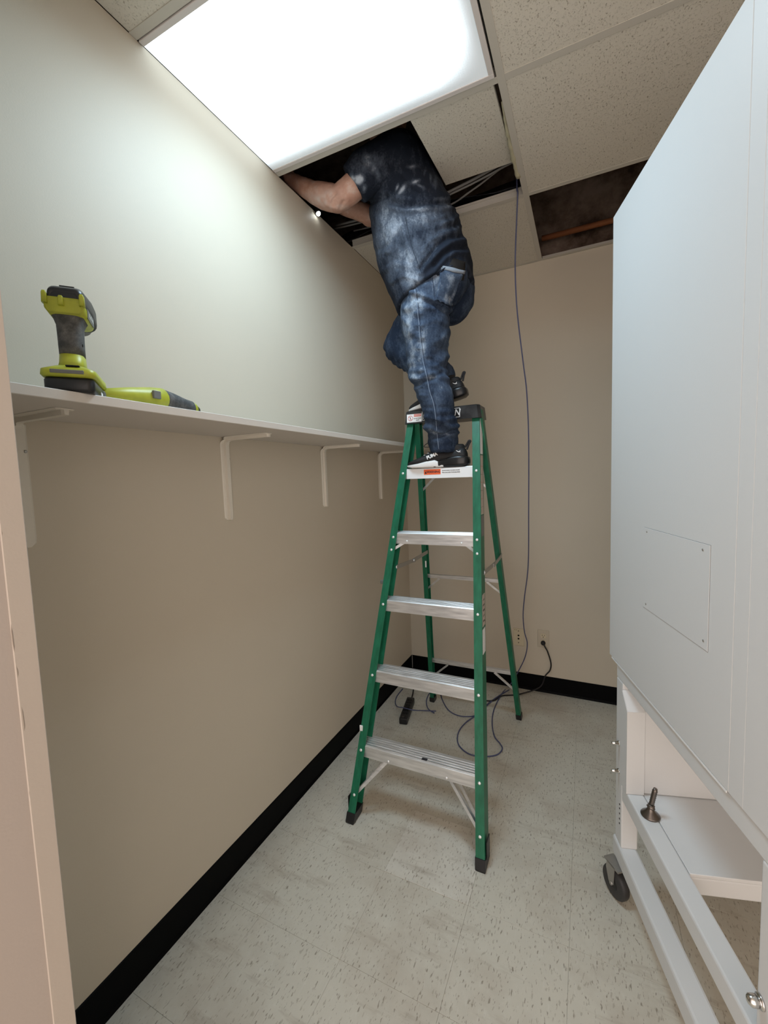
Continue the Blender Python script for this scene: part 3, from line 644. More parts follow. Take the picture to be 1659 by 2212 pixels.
# ------------------------------------------------------------------ step ladder
LDX, LDY = -0.6001, 1.9132
lad = tag(empty('step_ladder', (LDX, LDY, 0)), 'green fibreglass step ladder with aluminium steps and black top cap', 'ladder')
fw_ = lambda z: 0.2678 - 0.0665 * z
fy_ = lambda z: -(0.5295 - 0.315 * z)
RC = lambda z: 0.013 * z
rw_ = lambda z: 0.2612 - 0.067 * z
ry_ = lambda z: 0.5295 - 0.29 * z
ZTOP = 1.70
def channel(s, wf, yf, D, hw, t, z0, z1, back, cx=lambda z: 0.0):
    """C-section rail opening inward, leaning with z"""
    rings = []
    for z in (z0, (z0 + z1) / 2, z1):
        o, i = wf(z) + hw, wf(z) - hw; y0 = yf(z); sgn = -1 if back else 1
        poly = [(o, 0), (i, 0), (i, t), (o - t, t), (o - t, D - t), (i, D - t), (i, D), (o, D)]
        rings.append([(cx(z) + s * p, y0 + sgn * q, z) for p, q in poly])
    q = B(); q.loft(rings, True, False); return q
rails = {}
for s in (-1, 1):
    rails[s] = channel(s, fw_, fy_, 0.066, 0.0165, 0.0045, 0.012, ZTOP, False).build('front_rail', GREEN, lad)
    rails[2 * s] = channel(s, rw_, ry_, 0.042, 0.0125, 0.004, 0.012, ZTOP, True, RC).build('rear_rail', GREEN, lad)
def disc(pos, nrm, r, par, m=RIVET, nm='rivet'):
    q = B(); q.lathe(pos, Vector(nrm).normalized() * 0.003, [(0, r), (0.5, r * 0.9), (1, r * 0.45)], 10); return q.build(nm, m, par)
# steps
SH = 0.2895
steps = []
for kk in range(1, 6):
    z = SH * kk; w0 = fw_(z) + 0.009; y0 = fy_(z - 0.02) + 0.0055; D = 0.080; H = 0.050 if kk < 5 else 0.047
    prof = [(y0, z - H), (y0, z - 0.003), (y0 + 0.003, z)]
    # ribbed tread
    nr = 5
    for i in range(nr):
        a = y0 + 0.006 + (D - 0.012) * i / nr; bq = y0 + 0.006 + (D - 0.012) * (i + 0.62) / nr
        prof += [(a, z), (a + 0.0012, z + 0.0016), (bq - 0.0012, z + 0.0016), (bq, z)]
    prof += [(y0 + D - 0.002, z), (y0 + D, z - 0.003), (y0 + D, z - 0.032), (y0 + D - 0.0025, z - 0.032), (y0 + D - 0.0025, z - 0.004), (y0 + 0.0025, z - 0.004), (y0 + 0.0025, z - H)]
    q = B(); q.prism(prof, 0, -w0, w0); st = q.build('step', ALU, lad); steps.append(st)
    for s in (-1, 1): disc((s * fw_(z - 0.0195), fy_(z - 0.0195), z - 0.0195), (0, -1, 0.3), 0.0062, rails[s])
# knee braces (front)
for kk, dz, dx in ((1, 0.185, 0.125), (4, 0.075, 0.065)):
    z = SH * kk; y0 = fy_(z - 0.02) + 0.012
    for s in (-1, 1):
        a = Vector((s * (fw_(z) - dx), y0 + 0.012, z - 0.034)); zb = z - dz; bq = Vector((s * (fw_(zb) - 0.004), fy_(zb) + 0.026, zb))
        q = B(); q.bar(a, bq, 0.0022, 0.020, (0, 1, 0)); q.bar(a + Vector((0, -0.011, 0)), bq + Vector((0, -0.011, 0)), 0.012, 0.002, (0, 1, 0)); q.build('brace', ALU, lad)
        if kk == 1:
            q = B(); q.bar(a + Vector((0, 0.05, 0)), bq + Vector((0, 0.028, 0)), 0.0022, 0.016, (0, 1, 0)); q.bar(a + Vector((0, 0.041, 0)), bq + Vector((0, 0.02, 0)), 0.012, 0.002, (0, 1, 0)); q.build('brace', ALU, lad)
        disc((a.x, fy_(z - 0.035) + 0.0048, z - 0.036), (0, -1, 0.3), 0.005, steps[kk - 1])
        disc((s * fw_(zb), fy_(zb), zb), (0, -1, 0.3), 0.006, rails[s])
# rear bars with their diagonal struts
for z, hb in ((0.30, 0.030), (0.86, 0.024), (1.415, 0.026)):
    y = ry_(z) - 0.004; ww = rw_(z) + 0.006; c0 = RC(z)
    q = B(); q.prism([(y, z - hb / 2), (y, z + hb / 2 - 0.003), (y - 0.003, z + hb / 2), (y - 0.028, z + hb / 2), (y - 0.028, z + hb / 2 - 0.003), (y - 0.004, z + hb / 2 - 0.003), (y - 0.003, z - hb / 2)], 0, c0 - ww, c0 + ww); rb = q.build('rear_bar', ALU if z < 0.5 else STEEL if z < 0 else ALU, lad)
    for s in (-1, 1):
        dx, dz = (0.105, 0.115) if z < 0.5 else (0.075, 0.075)
        a = Vector((c0 + s * (rw_(z) - dx), y - 0.012, z - 0.008)); zb = z - dz; bq = Vector((RC(zb) + s * (rw_(zb) - 0.003), ry_(zb) - 0.012, zb))
        q = B(); q.bar(a, bq, 0.002, 0.016, (0, 1, 0)); q.bar(a + Vector((0, -0.009, 0)), bq + Vector((0, -0.009, 0)), 0.010, 0.002, (0, 1, 0)); q.build('strut', ALU, lad)
        disc((bq.x + s * 0.001, bq.y - 0.022, bq.z), (0, -1, 0), 0.005, lad)
# spreaders
for s in (-1, 1):
    z = 1.0; a = Vector((s * (fw_(z) + (0.019 if s > 0 else -0.022)), fy_(z) + 0.045, z)); d = Vector((RC(z) + s * (rw_(z) + (0.014 if s > 0 else -0.016)), ry_(z) - 0.02, z + 0.004)); m_ = (a + d) / 2 + Vector((0, 0, -0.008))
    q = B(); q.bar(a, m_ + (d - a).normalized() * 0.012, 0.0025, 0.019, (0, 0, 1)); q.bar(m_ - (d - a).normalized() * 0.012 + Vector((s * 0.003, 0, 0)), d + Vector((s * 0.003, 0, 0)), 0.0025, 0.019, (0, 0, 1)); q.cyl(m_ - Vector((0.005, 0, 0)), m_ + Vector((0.007, 0, 0)), 0.008, n=12)
    q.build('spreader', STEEL, lad); disc((a.x + s * 0.001, a.y, a.z), (s, 0, 0), 0.0065, lad)
q = B(); q.box((-fw_(0.93) - 0.044, fy_(0.93) + 0.03, 0.925), (-fw_(0.93) - 0.0165, fy_(0.93) + 0.05, 0.941), 0.002); q.build('hook', GREYB, lad)
# boots
for s in (-1, 1):
    for back in (False, True):
        wf, yf, D, hw = (rw_, ry_, 0.042, 0.0125) if back else (fw_, fy_, 0.066, 0.0165); sg = -1 if back else 1
        rings = []
        hts = (0.0, 0.006, 0.040) if not back else (0.0, 0.005, 0.034)
        for i, z in enumerate(hts):
            o, i_ = wf(z) + hw + 0.003, wf(z) - hw - 0.002; y0 = yf(z) - sg * 0.003; e_ = 0.002 if i == 0 else 0.0
            pts_ = [(s * (o - e_), y0 + sg * e_), (s * (i_ + e_), y0 + sg * e_), (s * (i_ + e_), y0 + sg * (D + 0.006 - e_)), (s * (o - e_), y0 + sg * (D + 0.006 - e_))]
            rings.append([(p[0] + (RC(z) if back else 0), p[1], z) for p in pts_])
        q = B(); q.loft(rings, True, False)
        if not back: q.box((min(s * (fw_(0) + 0.0165), s * (fw_(0) + 0.0195)), fy_(0.07) + 0.004, 0.03), (max(s * (fw_(0) + 0.0165), s * (fw_(0) + 0.0195)), fy_(0.07) + 0.05, 0.095))
        q.build('rubber_foot', BLKPL, lad)
# top cap
q = B(); zc0, zc1 = 1.662, 1.722; yf0, yf1 = -0.022, 0.092
q.loft([[(-0.177, yf0, zc0), (0.172, yf0, zc0), (0.184, yf0 + 0.014, zc0), (0.184, yf1, zc0), (-0.184, yf1, zc0), (-0.184, yf0 + 0.014, zc0)],
        [(-0.170, yf0 + 0.003, zc1 - 0.004), (0.166, yf0 + 0.003, zc1 - 0.004), (0.178, yf0 + 0.016, zc1 - 0.004), (0.178, yf1 - 0.004, zc1 - 0.004), (-0.178, yf1 - 0.004, zc1 - 0.004), (-0.178, yf0 + 0.016, zc1 - 0.004)],
        [(-0.166, yf0 + 0.007, zc1), (0.162, yf0 + 0.007, zc1), (0.173, yf0 + 0.019, zc1), (0.173, yf1 - 0.009, zc1), (-0.173, yf1 - 0.009, zc1), (-0.173, yf0 + 0.019, zc1)]], True, False)
cap = q.build('top_cap', CAPM, lad)
tdir = Vector((0, 0.003, 0.056)).normalized()
def on_cap(x, z, off=0.0012): return Vector((x, yf0 + 0.003 * (z - zc0) / 0.056 - off, z))
q = B(); 
def cap_rect(nm, x0, x1, z0, z1, off, m, par=cap):
    q = B(); a = [on_cap(x0, z0, off), on_cap(x1, z0, off), on_cap(x1, z1, off), on_cap(x0, z1, off)]; n_ = Vector((0, 0.0006, 0))
    q.loft([a, [p + n_ for p in a]], True, False); return q.build(nm, m, par)
cap_rect('warning_label', -0.168, -0.094, 1.668, 1.706, 0.0008, WHITEP)
cap_rect('label_band', -0.132, -0.096, 1.693, 1.705, 0.0013, REDL)
XF = lambda x, z, off: frame(on_cap(x, z, off), (1, 0, 0), tdir)
text('lettering', 'DANGER', 0.0085, WHITEP, XF(-0.114, 1.699, 0.0018), cap)
text('lettering', 'DO NOT STAND', 0.0050, INK, XF(-0.114, 1.684, 0.0014), cap, bold=0.0001); text('lettering', 'OR SIT', 0.0050, INK, XF(-0.114, 1.676, 0.0014), cap, bold=0.0001)
q = B(); cc = on_cap(-0.150, 1.687, 0.0014); ux, uz = Vector((1, 0, 0)), tdir
ring = [cc + (ux * math.cos(a) + uz * math.sin(a)) * 0.0115 for a in [2 * math.pi * i / 28 for i in range(29)]]
q.tube(ring, 0.0009, 6); q.tube([cc + (ux * -0.7 + uz * 0.7) * 0.0115, cc + (ux * 0.7 - uz * 0.7) * 0.0115], 0.0009, 6); q.build('prohibition_sign', INKR, cap)
q = B(); q.tube([cc + ux * 0.001 + uz * 0.007, cc + uz * 0.0, cc - ux * 0.002 - uz * 0.008], 0.0011, 6); q.build('prohibition_figure', INK, cap)
# maker's name in a white outline
for a in ((-0.092, 0.090, 1.7115, 1.7135), (-0.092, 0.090, 1.672, 1.674), (-0.092, -0.0895, 1.672, 1.7135), (0.0875, 0.090, 1.672, 1.7135)): cap_rect('name_outline', a[0], a[1], a[2], a[3], 0.0008, WHITEP)
text('lettering', 'DAVIDSON', 0.040, WHITEP, XF(0.001, 1.6925, 0.0010), cap, shear=0.2, bold=0.0006, sx=0.88)
# label on the top step
z5 = SH * 5; y5 = fy_(z5 - 0.02) + 0.0055
def s5_rect(nm, x0, x1, z0, z1, off, m, par): q = B(); q.box((x0, y5 - off, z0), (x1, y5 - off + 0.0006, z1)); return q.build(nm, m, par)
wl5 = s5_rect('warning_label', -0.070, 0.105, z5 - 0.030, z5 - 0.006, 0.0006, WHITEP, steps[4])
s5_rect('label_band', -0.070, 0.010, z5 - 0.030, z5 - 0.006, 0.0010, ORANGE, wl5)
XS = lambda x, z: frame((x, y5 - 0.0013, z), (1, 0, 0), (0, 0, 1))
text('lettering', 'WARNING', 0.0135, INK, XS(-0.024, z5 - 0.0185), wl5, bold=0.0003)
q = B(); q.prism([(-0.066, z5 - 0.025), (-0.056, z5 - 0.025), (-0.061, z5 - 0.014)], 1, y5 - 0.0015, y5 - 0.0009); q.build('warning_triangle', INK, wl5)
text('lettering', 'DO NOT STAND AT OR ABOVE THIS STEP', 0.0043, INK, XS(0.058, z5 - 0.0135), wl5, bold=0.0001); text('lettering', 'YOU CAN LOSE YOUR BALANCE', 0.0056, INK, XS(0.058, z5 - 0.0225), wl5, bold=0.0001)
FRONTW = mat('step_front_white', (0.78, 0.79, 0.80), 0.45)
q = B(); q.box((-fw_(z5) + 0.0165, y5 - 0.0003, z5 - 0.046), (fw_(z5) - 0.0165, y5 + 0.0012, z5 - 0.002)); q.build('painted_front', FRONTW, steps[4])
# labels down the outside of the right front rail
def side_label(z0, z1, m, nm='side_label', d0=0.012, d1=0.055):
    q = B(); rings = []
    for z in (z0, z1): rings.append([(fw_(z) + 0.0166, fy_(z) + d0, z), (fw_(z) + 0.0166, fy_(z) + d1, z), (fw_(z) + 0.0174, fy_(z) + d1, z), (fw_(z) + 0.0174, fy_(z) + d0, z)])
    q.loft(rings, True, False); return q.build(nm, m, rails[1])
side_label(1.50, 1.66, WHITEP); side_label(1.24, 1.495, LBLT); side_label(1.15, 1.235, GREYB); side_label(0.80, 0.92, LBLT); side_label(0.70, 0.79, WHITEP)
for i in range(6): side_label(1.27 + 0.035 * i, 1.272 + 0.035 * i, INKR if i % 2 else INK, 'print_line', 0.011, 0.050)
for i in range(5): side_label(0.815 + 0.02 * i, 0.822 + 0.02 * i, INK, 'print_line', 0.018, 0.048)
# tag on the left rail and a scrap of black tape on the first step
z = 0.345; q = B(); q.box((-fw_(z) - 0.020, fy_(z) - 0.0015, z - 0.016), (-fw_(z) - 0.006, fy_(z) + 0.004, z + 0.018), 0.001); q.build('tag', WHITEP, rails[-1])
p = on_plane(917, 1640, 2, SH + 0.002) - Vector((LDX, LDY, 0)); q = B(); q.box((p.x - 0.011, p.y - 0.007, SH + 0.0014), (p.x + 0.011, p.y + 0.007, SH + 0.0026)); q.build('tape_scrap', INK, steps[0])
lz = 0.95
q = B(); q.box((RC(lz) - rw_(lz) + 0.004, ry_(lz) - 0.0435, lz - 0.03), (RC(lz) - rw_(lz) + 0.0115, ry_(lz) - 0.0425, lz + 0.03)); q.build('side_label', WHITEP, rails[-2])

# ------------------------------------------------------------------ the man on the ladder
BASE = Vector((-0.595, 1.875, SH * 5 + 0.002))
def vnoise(P, seed=0):
    """smooth value noise on an (n,3) array"""
    P = np.asarray(P, float); i = np.floor(P).astype(np.int64); f = P - i; f = f * f * (3 - 2 * f)
    def h(a):
        n = (a[:, 0] * 374761393 + a[:, 1] * 668265263 + a[:, 2] * 2147483647 + seed * 1274126177) & 0x7fffffff
        n = ((n ^ (n >> 13)) * 1274126177) & 0x7fffffff
        return ((n ^ (n >> 16)) & 0xffff) / 65535.0
    r = 0
    for dx in (0, 1):
        for dy in (0, 1):
            for dz in (0, 1):
                wgt = (f[:, 0] if dx else 1 - f[:, 0]) * (f[:, 1] if dy else 1 - f[:, 1]) * (f[:, 2] if dz else 1 - f[:, 2])
                r = r + wgt * h(i + np.array([dx, dy, dz]))
    return r * 2 - 1

def ell(c, rx, ry, z=None, n=28, tilt=0.0, pw=2.0):
    """horizontal (super)ellipse ring; tilt raises z with x"""
    out = []
    for i in range(n):
        a = 2 * math.pi * i / n; ca, sa = math.cos(a), math.sin(a)
        ca = math.copysign(abs(ca) ** (2 / pw), ca); sa = math.copysign(abs(sa) ** (2 / pw), sa)
        out.append((c[0] + rx * ca, c[1] + ry * sa, c[2] + tilt * rx * ca))
    return out
def ball(q, c, r, n=16, m=10):
    rx, ry, rz = r if isinstance(r, (tuple, list)) else (r, r, r)
    q.loft([[(c[0] + rx * math.sin(t) * math.cos(2 * math.pi * i / n), c[1] + ry * math.sin(t) * math.sin(2 * math.pi * i / n), c[2] - rz * math.cos(t)) for i in range(n)] for t in [0.02 + (math.pi - 0.04) * j / m for j in range(m + 1)]])
def limb(q, pts, n=14):
    """pts: (x,y,z,r): tapered tube with rounded ends"""
    P_ = [Vector(p[:3]) for p in pts]; rr = [p[3] for p in pts]
    q.tube(P_, rr, n)
    ball(q, P_[0], rr[0]); ball(q, P_[-1], rr[-1])

def remeshed(q, voxel, smooth_it=6):
    bmesh.ops.recalc_face_normals(q.bm, faces=q.bm.faces[:])
    me = bpy.data.meshes.new('tmp'); q.bm.to_mesh(me); q.bm.free(); o = bpy.data.objects.new('tmp', me); COL.objects.link(o)
    md = o.modifiers.new('r', 'REMESH'); md.mode = 'VOXEL'; md.voxel_size = voxel
    if smooth_it: ms = o.modifiers.new('s', 'SMOOTH'); ms.factor = 0.5; ms.iterations = smooth_it
    dg = bpy.context.evaluated_depsgraph_get(); out = bpy.data.meshes.new_from_object(o.evaluated_get(dg))
    bpy.data.objects.remove(o); bpy.data.meshes.remove(me)
    for p in out.polygons: p.use_smooth = True
    return out
def getv(me): a = np.empty(len(me.vertices) * 3); me.vertices.foreach_get('co', a); return a.reshape(-1, 3)
def getn(me): a = np.empty(len(me.vertices) * 3); me.vertices.foreach_get('normal', a); return a.reshape(-1, 3)
def setv(me, a): me.vertices.foreach_set('co', np.ascontiguousarray(a).ravel()); me.update()
def seg_dist(P2, line):
    """distance of (n,2) points to a polyline"""
    d = np.full(len(P2), 9.0)
    for a, b_ in zip(line, line[1:]):
        a = np.array(a); b_ = np.array(b_); ab = b_ - a; t = np.clip(((P2 - a) @ ab) / (ab @ ab), 0, 1)
        d = np.minimum(d, np.linalg.norm(P2 - (a + t[:, None] * ab), axis=1))
    return d
def project(V):
    """pixel position of world points (used once, to lay folds and dust on the cloth where the photo shows them)"""
    D = V - np.array(CAM_O); z = D @ np.array(CF)
    return np.stack([CXP + FPX * (D @ np.array(CR)) / z, CYP - FPX * (D @ np.array(CU)) / z], 1)
def folds(V, Nn, px, specs):
    """raise soft ridges (amp in m, width in px) on the camera side"""
    face = (Nn @ -np.array(CF)) > -0.15
    face = ((V - np.array(CAM_O)) / np.linalg.norm(V - np.array(CAM_O), axis=1)[:, None] * Nn).sum(1) < 0.15
    out = np.zeros(len(V))
    for line, amp, wd in specs:
        d = seg_dist(px, line); out += 1.35 * amp * np.exp(-(d / wd) ** 2) * face
    return out
def blobs(px, specs):
    m = np.zeros(len(px))
    for x, y, rx, ry, ang, a in specs:
        c, s = math.cos(R(ang)), math.sin(R(ang)); u = (px[:, 0] - x) * c + (px[:, 1] - y) * s; v_ = -(px[:, 0] - x) * s + (px[:, 1] - y) * c
        m = np.maximum(m, a * np.exp(-(u / rx) ** 2 - (v_ / ry) ** 2))
    return m
def dust_attr(me, vals):
    at_ = me.attributes.new('dust', 'FLOAT', 'POINT'); at_.data.foreach_set('value', np.clip(vals, 0, 1).astype(np.float32))

# --- body (skin)
q = B()
limb(q, [(-0.60, 1.90, 2.28, 0.10), (-0.64, 1.89, 2.45, 0.11), (-0.70, 1.885, 2.65, 0.115), (-0.735, 1.885, 2.78, 0.09), (-0.755, 1.89, 2.86, 0.055), (-0.775, 1.89, 2.93, 0.052)])
limb(q, [(-0.735, 1.77, 2.76, 0.07), (-0.735, 2.00, 2.78, 0.07)])
# head looking towards the wall
HC = Vector((-0.815, 1.89, 3.045)); ball(q, HC, (0.092, 0.075, 0.108), 20, 14); ball(q, HC + Vector((-0.035, 0, -0.055)), (0.06, 0.055, 0.06))
limb(q, [(HC.x - 0.085, HC.y, HC.z + 0.02, 0.010), (HC.x - 0.105, HC.y, HC.z - 0.012, 0.014)], 10)
for s in (-1, 1):
    ball(q, HC + Vector((0.0, s * 0.075, -0.005)), (0.022, 0.010, 0.032)); ball(q, HC + Vector((-0.082, s * 0.03, 0.012)), (0.012, 0.016, 0.010))
ball(q, HC + Vector((-0.088, 0, -0.052)), (0.012, 0.026, 0.010))
# near (left) arm: upper arm, elbow, forearm reaching over the wall
limb(q, [(-0.735, 1.735, 2.735, 0.066), (-0.80, 1.69, 2.690, 0.062), (-0.87, 1.665, 2.645, 0.054), (-0.935, 1.655, 2.612, 0.052), (-0.965, 1.656, 2.606, 0.050)], 18)
limb(q, [(-0.945, 1.655, 2.604, 0.046), (-0.985, 1.655, 2.618, 0.052), (-1.03, 1.655, 2.640, 0.052), (-1.085, 1.655, 2.672, 0.043), (-1.15, 1.655, 2.722, 0.035), (-1.20, 1.655, 2.760, 0.029)], 18)
# far (right) arm
limb(q, [(-0.735, 2.02, 2.77, 0.062), (-0.83, 2.02, 2.725, 0.056), (-0.93, 1.99, 2.70, 0.046), (-0.97, 1.97, 2.70, 0.043)], 16)
limb(q, [(-0.955, 1.97, 2.70, 0.042), (-1.06, 1.90, 2.74, 0.044), (-1.17, 1.82, 2.80, 0.032), (-1.20, 1.80, 2.82, 0.028)], 16)
def hand(q, wrist, fwd, up, side):
    """palm, four curled fingers and a thumb; side=+1 thumb on the side of fwd x up"""
    wr = Vector(wrist); f = Vector(fwd).normalized(); u = Vector(up); u = (u - f * u.dot(f)).normalized(); s_ = f.cross(u) * side
    for t in (-1.5, -0.5, 0.5, 1.5):
        q.tube([wr + s_ * t * 0.010, wr + f * 0.05 + s_ * t * 0.019, wr + f * 0.088 + s_ * t * 0.021], [0.013, 0.0135, 0.011], 10)
    for i, (t, ln_) in enumerate(((1.5, 0.068), (0.5, 0.076), (-0.5, 0.071), (-1.5, 0.056))):
        p0_ = wr + f * 0.085 + s_ * t * 0.021; p1_ = p0_ + (f * 0.9 + u * 0.35).normalized() * ln_ * 0.48; p2_ = p1_ + (f * 0.35 + u * 0.9).normalized() * ln_ * 0.32; p3_ = p2_ + (f * -0.25 + u * 0.95).normalized() * ln_ * 0.25
        limb(q, [(*p0_, 0.0095), (*p1_, 0.0088), (*p2_, 0.008), (*p3_, 0.007)], 10)
    t0 = wr + f * 0.028 + s_ * 0.026; t1_ = t0 + (f * 0.55 + s_ * 0.7 + u * 0.3).normalized() * 0.036; t2_ = t1_ + (f * 0.7 + u * 0.55 - s_ * 0.1).normalized() * 0.03
    limb(q, [(*t0, 0.013), (*t1_, 0.0105), (*t2_, 0.0085)], 10)
hand(q, (-1.205, 1.655, 2.763), (-0.75, 0.1, 0.65), (0.5, 0.2, 0.8), 1); hand(q, (-1.205, 1.797, 2.822), (-0.8, -0.3, 0.5), (0.4, -0.4, 0.8), -1)
# legs inside the jeans
limb(q, [(-0.60, 1.83, 2.27, 0.085), (-0.625, 1.84, 1.92, 0.055), (-0.588, 1.822, 1.72, 0.044), (-0.578, 1.868, 1.55, 0.036)]); limb(q, [(-0.60, 1.98, 2.27, 0.08), (-0.82, 2.015, 2.07, 0.058), (-0.66, 1.99, 1.93, 0.046), (-0.575, 1.965, 1.845, 0.034)])
me = remeshed(q, 0.0048, 3); V = getv(me); Nn = getn(me)
# elbow crease and forearm relief
px = project(V); V = V + Nn * (folds(V, Nn, px, [([(724, 418), (714, 428), (712, 436)], -0.004, 3.5), ([(742, 436), (736, 448)], -0.003, 4), ([(705, 442), (716, 448), (728, 450)], 0.0025, 4)]) + 0.0016 * vnoise(V * 45, 3))[:, None]
setv(me, V - np.array(BASE)); me.materials.clear(); me.materials.append(SKIN)
dst = blobs(px, [(690, 430, 34, 18, -10, 0.75), (668, 432, 18, 16, 0, 0.6), (735, 448, 16, 6, 0, 0.55), (712, 448, 14, 5, 0, 0.4)]) * (0.6 + 0.5 * vnoise(V * 60, 5)); dust_attr(me, dst)
person = bpy.data.objects.new('person', me); person.location = BASE; link(person)
tag(person, 'man in dusty navy t-shirt and jeans climbing the ladder into the ceiling opening', 'person')
k = N(SKIN); an = k.n('ShaderNodeAttribute', attribute_name='dust'); src = k.b.inputs['Base Color'].links[0].from_socket; k.l(k.mix(an.outputs['Fac'], src, (0.50, 0.45, 0.42)), k.b.inputs['Base Color'])
q = B(); ball(q, HC + Vector((0.018, 0, 0.032)), (0.088, 0.081, 0.092), 24, 16); hme = remeshed(q, 0.006, 2); V = getv(hme); Nn = getn(hme); setv(hme, V + Nn * (0.004 * vnoise(V * 90, 8))[:, None] - np.array(BASE)); hme.materials.clear(); hme.materials.append(HAIR)
link(bpy.data.objects.new('hair', hme), person)

# --- cloth materials: colour from the dust attribute broken up by noise
def cloth(name, dark, midc, dustc, sc):
    m = mat(name, dark, 0.85, 0, 0.15); k = N(m); v = k.coord(); vs = k.coord((1, 1, 0.45), (0.4, 0.3, 0.2))
    an = k.n('ShaderNodeAttribute', attribute_name='dust')
    nz = k.noise(vs, sc, 5, 0.65); nf = k.noise(v, sc * 5, 4, 0.7)
    s1 = k.n('ShaderNodeMath', operation='MULTIPLY_ADD'); k.l(nz, s1.inputs[0]); s1.inputs[1].default_value = 1.1; s1.inputs[2].default_value = -0.55
    s2 = k.n('ShaderNodeMath', operation='MULTIPLY_ADD'); k.l(nf, s2.inputs[0]); s2.inputs[1].default_value = 0.5; s2.inputs[2].default_value = -0.25
    a1 = k.n('ShaderNodeMath', operation='ADD'); k.l(s1.outputs[0], a1.inputs[0]); k.l(s2.outputs[0], a1.inputs[1])
    a2 = k.n('ShaderNodeMath', operation='ADD'); k.l(a1.outputs[0], a2.inputs[0]); k.l(an.outputs['Fac'], a2.inputs[1])
    k.l(k.ramp(a2.outputs[0], [(0.05, dark), (0.42, midc), (0.95, dustc)]), k.b.inputs['Base Color'])
    k.bump(k.noise(v, 900, 2), 0.25, 0.0006)
    return m
SHIRT = cloth('shirt_navy', (0.012, 0.016, 0.026), (0.062, 0.074, 0.098), (0.36, 0.39, 0.44), 26)
DENIM = cloth('denim', (0.013, 0.021, 0.040), (0.052, 0.073, 0.112), (0.36, 0.40, 0.45), 30)

# --- jeans
q = B(); LEG = [(-0.582, 1.868, 1.520, 0.058, 0.060), (-0.583, 1.868, 1.560, 0.062, 0.064), (-0.586, 1.868, 1.600, 0.060, 0.064), (-0.579, 1.842, 1.630, 0.069, 0.064), (-0.584, 1.820, 1.675, 0.061, 0.062), (-0.593, 1.818, 1.732, 0.069, 0.064), (-0.608, 1.822, 1.785, 0.074, 0.072), (-0.624, 1.828, 1.837, 0.076, 0.078), (-0.641, 1.842, 1.890, 0.081, 0.082), (-0.640, 1.840, 1.945, 0.086, 0.086), (-0.638, 1.836, 2.000, 0.092, 0.092), (-0.641, 1.832, 2.060, 0.098, 0.096), (-0.640, 1.830, 2.120, 0.104, 0.100), (-0.628, 1.830, 2.180, 0.115, 0.102), (-0.615, 1.835, 2.25, 0.125, 0.105)]
q.loft([ell((x, y, z), rx, ry) for x, y, z, rx, ry in LEG])
limb(q, [(-0.60, 1.985, 2.29, 0.112), (-0.70, 2.005, 2.20, 0.104), (-0.79, 2.02, 2.115, 0.092), (-0.838, 2.025, 2.065, 0.084)], 24)
limb(q, [(-0.838, 2.025, 2.062, 0.082), (-0.76, 2.01, 1.995, 0.076), (-0.68, 1.99, 1.935, 0.068), (-0.612, 1.974, 1.882, 0.056)], 24)
ball(q, (-0.612, 1.91, 2.30), (0.145, 0.180, 0.15), 28, 18); ball(q, (-0.572, 1.842, 2.262), (0.112, 0.100, 0.125), 24, 16); ball(q, (-0.570, 1.985, 2.250), (0.106, 0.105, 0.13), 24, 16)
q.loft([ell((-0.625, 1.905, 2.28), 0.150, 0.180), ell((-0.645, 1.90, 2.42), 0.135, 0.165)])
me = remeshed(q, 0.0052, 5); V = getv(me); Nn = getn(me); px = project(V)
near = np.clip((1.93 - V[:, 1]) / 0.03, 0, 1)
d = 0.0038 * vnoise(V * np.array([16, 16, 30]), 1) + 0.0018 * vnoise(V * np.array([40, 40, 60]), 2)
st = np.exp(-((V[:, 2] - 1.64) / 0.06) ** 2) * near; d += st * 0.0030 * np.sin(V[:, 2] * 190 + 4 * vnoise(V * 9, 4))
kn = np.exp(-((V[:, 2] - 1.86) / 0.07) ** 2) * near; d += kn * 0.0028 * np.sin(V[:, 2] * 170 + 60 * (V[:, 0] + 0.63) + 3 * vnoise(V * 10, 6))
rk = np.clip((V[:, 1] - 1.95) / 0.03, 0, 1) * np.clip((-0.72 - V[:, 0]) / 0.04, 0, 1); d += rk * 0.003 * np.sin((V[:, 2] * 0.8 - V[:, 0]) * 130 + 3 * vnoise(V * 10, 7))
d += folds(V, Nn, px, [
    ([(925, 922), (945, 928), (970, 937), (991, 930)], 0.009, 6), ([(925, 936), (940, 944), (960, 938), (988, 925)], -0.008, 4.5), ([(922, 925), (930, 936)], 0.006, 7),
    ([(948, 905), (965, 918), (985, 922)], 0.006, 5), ([(943, 910), (938, 930)], -0.004, 4), ([(884, 812), (905, 818), (930, 812)], 0.009, 6), ([(900, 830), (930, 822), (955, 805)], -0.006, 5), ([(912, 800), (940, 792), (962, 770)], 0.005, 6), ([(905, 782), (935, 775), (962, 752)], -0.004, 6),
    ([(890, 632), (925, 645), (960, 662), (975, 672)], 0.010, 6), ([(905, 642), (935, 658), (968, 680)], -0.006, 5), ([(878, 668), (905, 664), (935, 668)], 0.005, 6), ([(875, 690), (890, 705), (893, 720)], 0.005, 6), ([(880, 655), (900, 648)], -0.004, 5), ([(968, 668), (974, 640), (985, 610)], -0.008, 6),
    ([(915, 700), (940, 692), (962, 700)], 0.003, 7), ([(930, 745), (950, 735), (966, 715)], 0.004, 7), ([(935, 765), (955, 750)], -0.003, 5)])
pk_ = [([(899 + i * 0.95 - 4, 640 + i * 12.5), (899 + i * 0.95 + 9, 642 + i * 12.5)], 0.0035 if i % 2 else -0.003, 3.2) for i in range(18)]     # puckers along the side seam
d += folds(V, Nn, px, pk_); V = V + Nn * d[:, None]
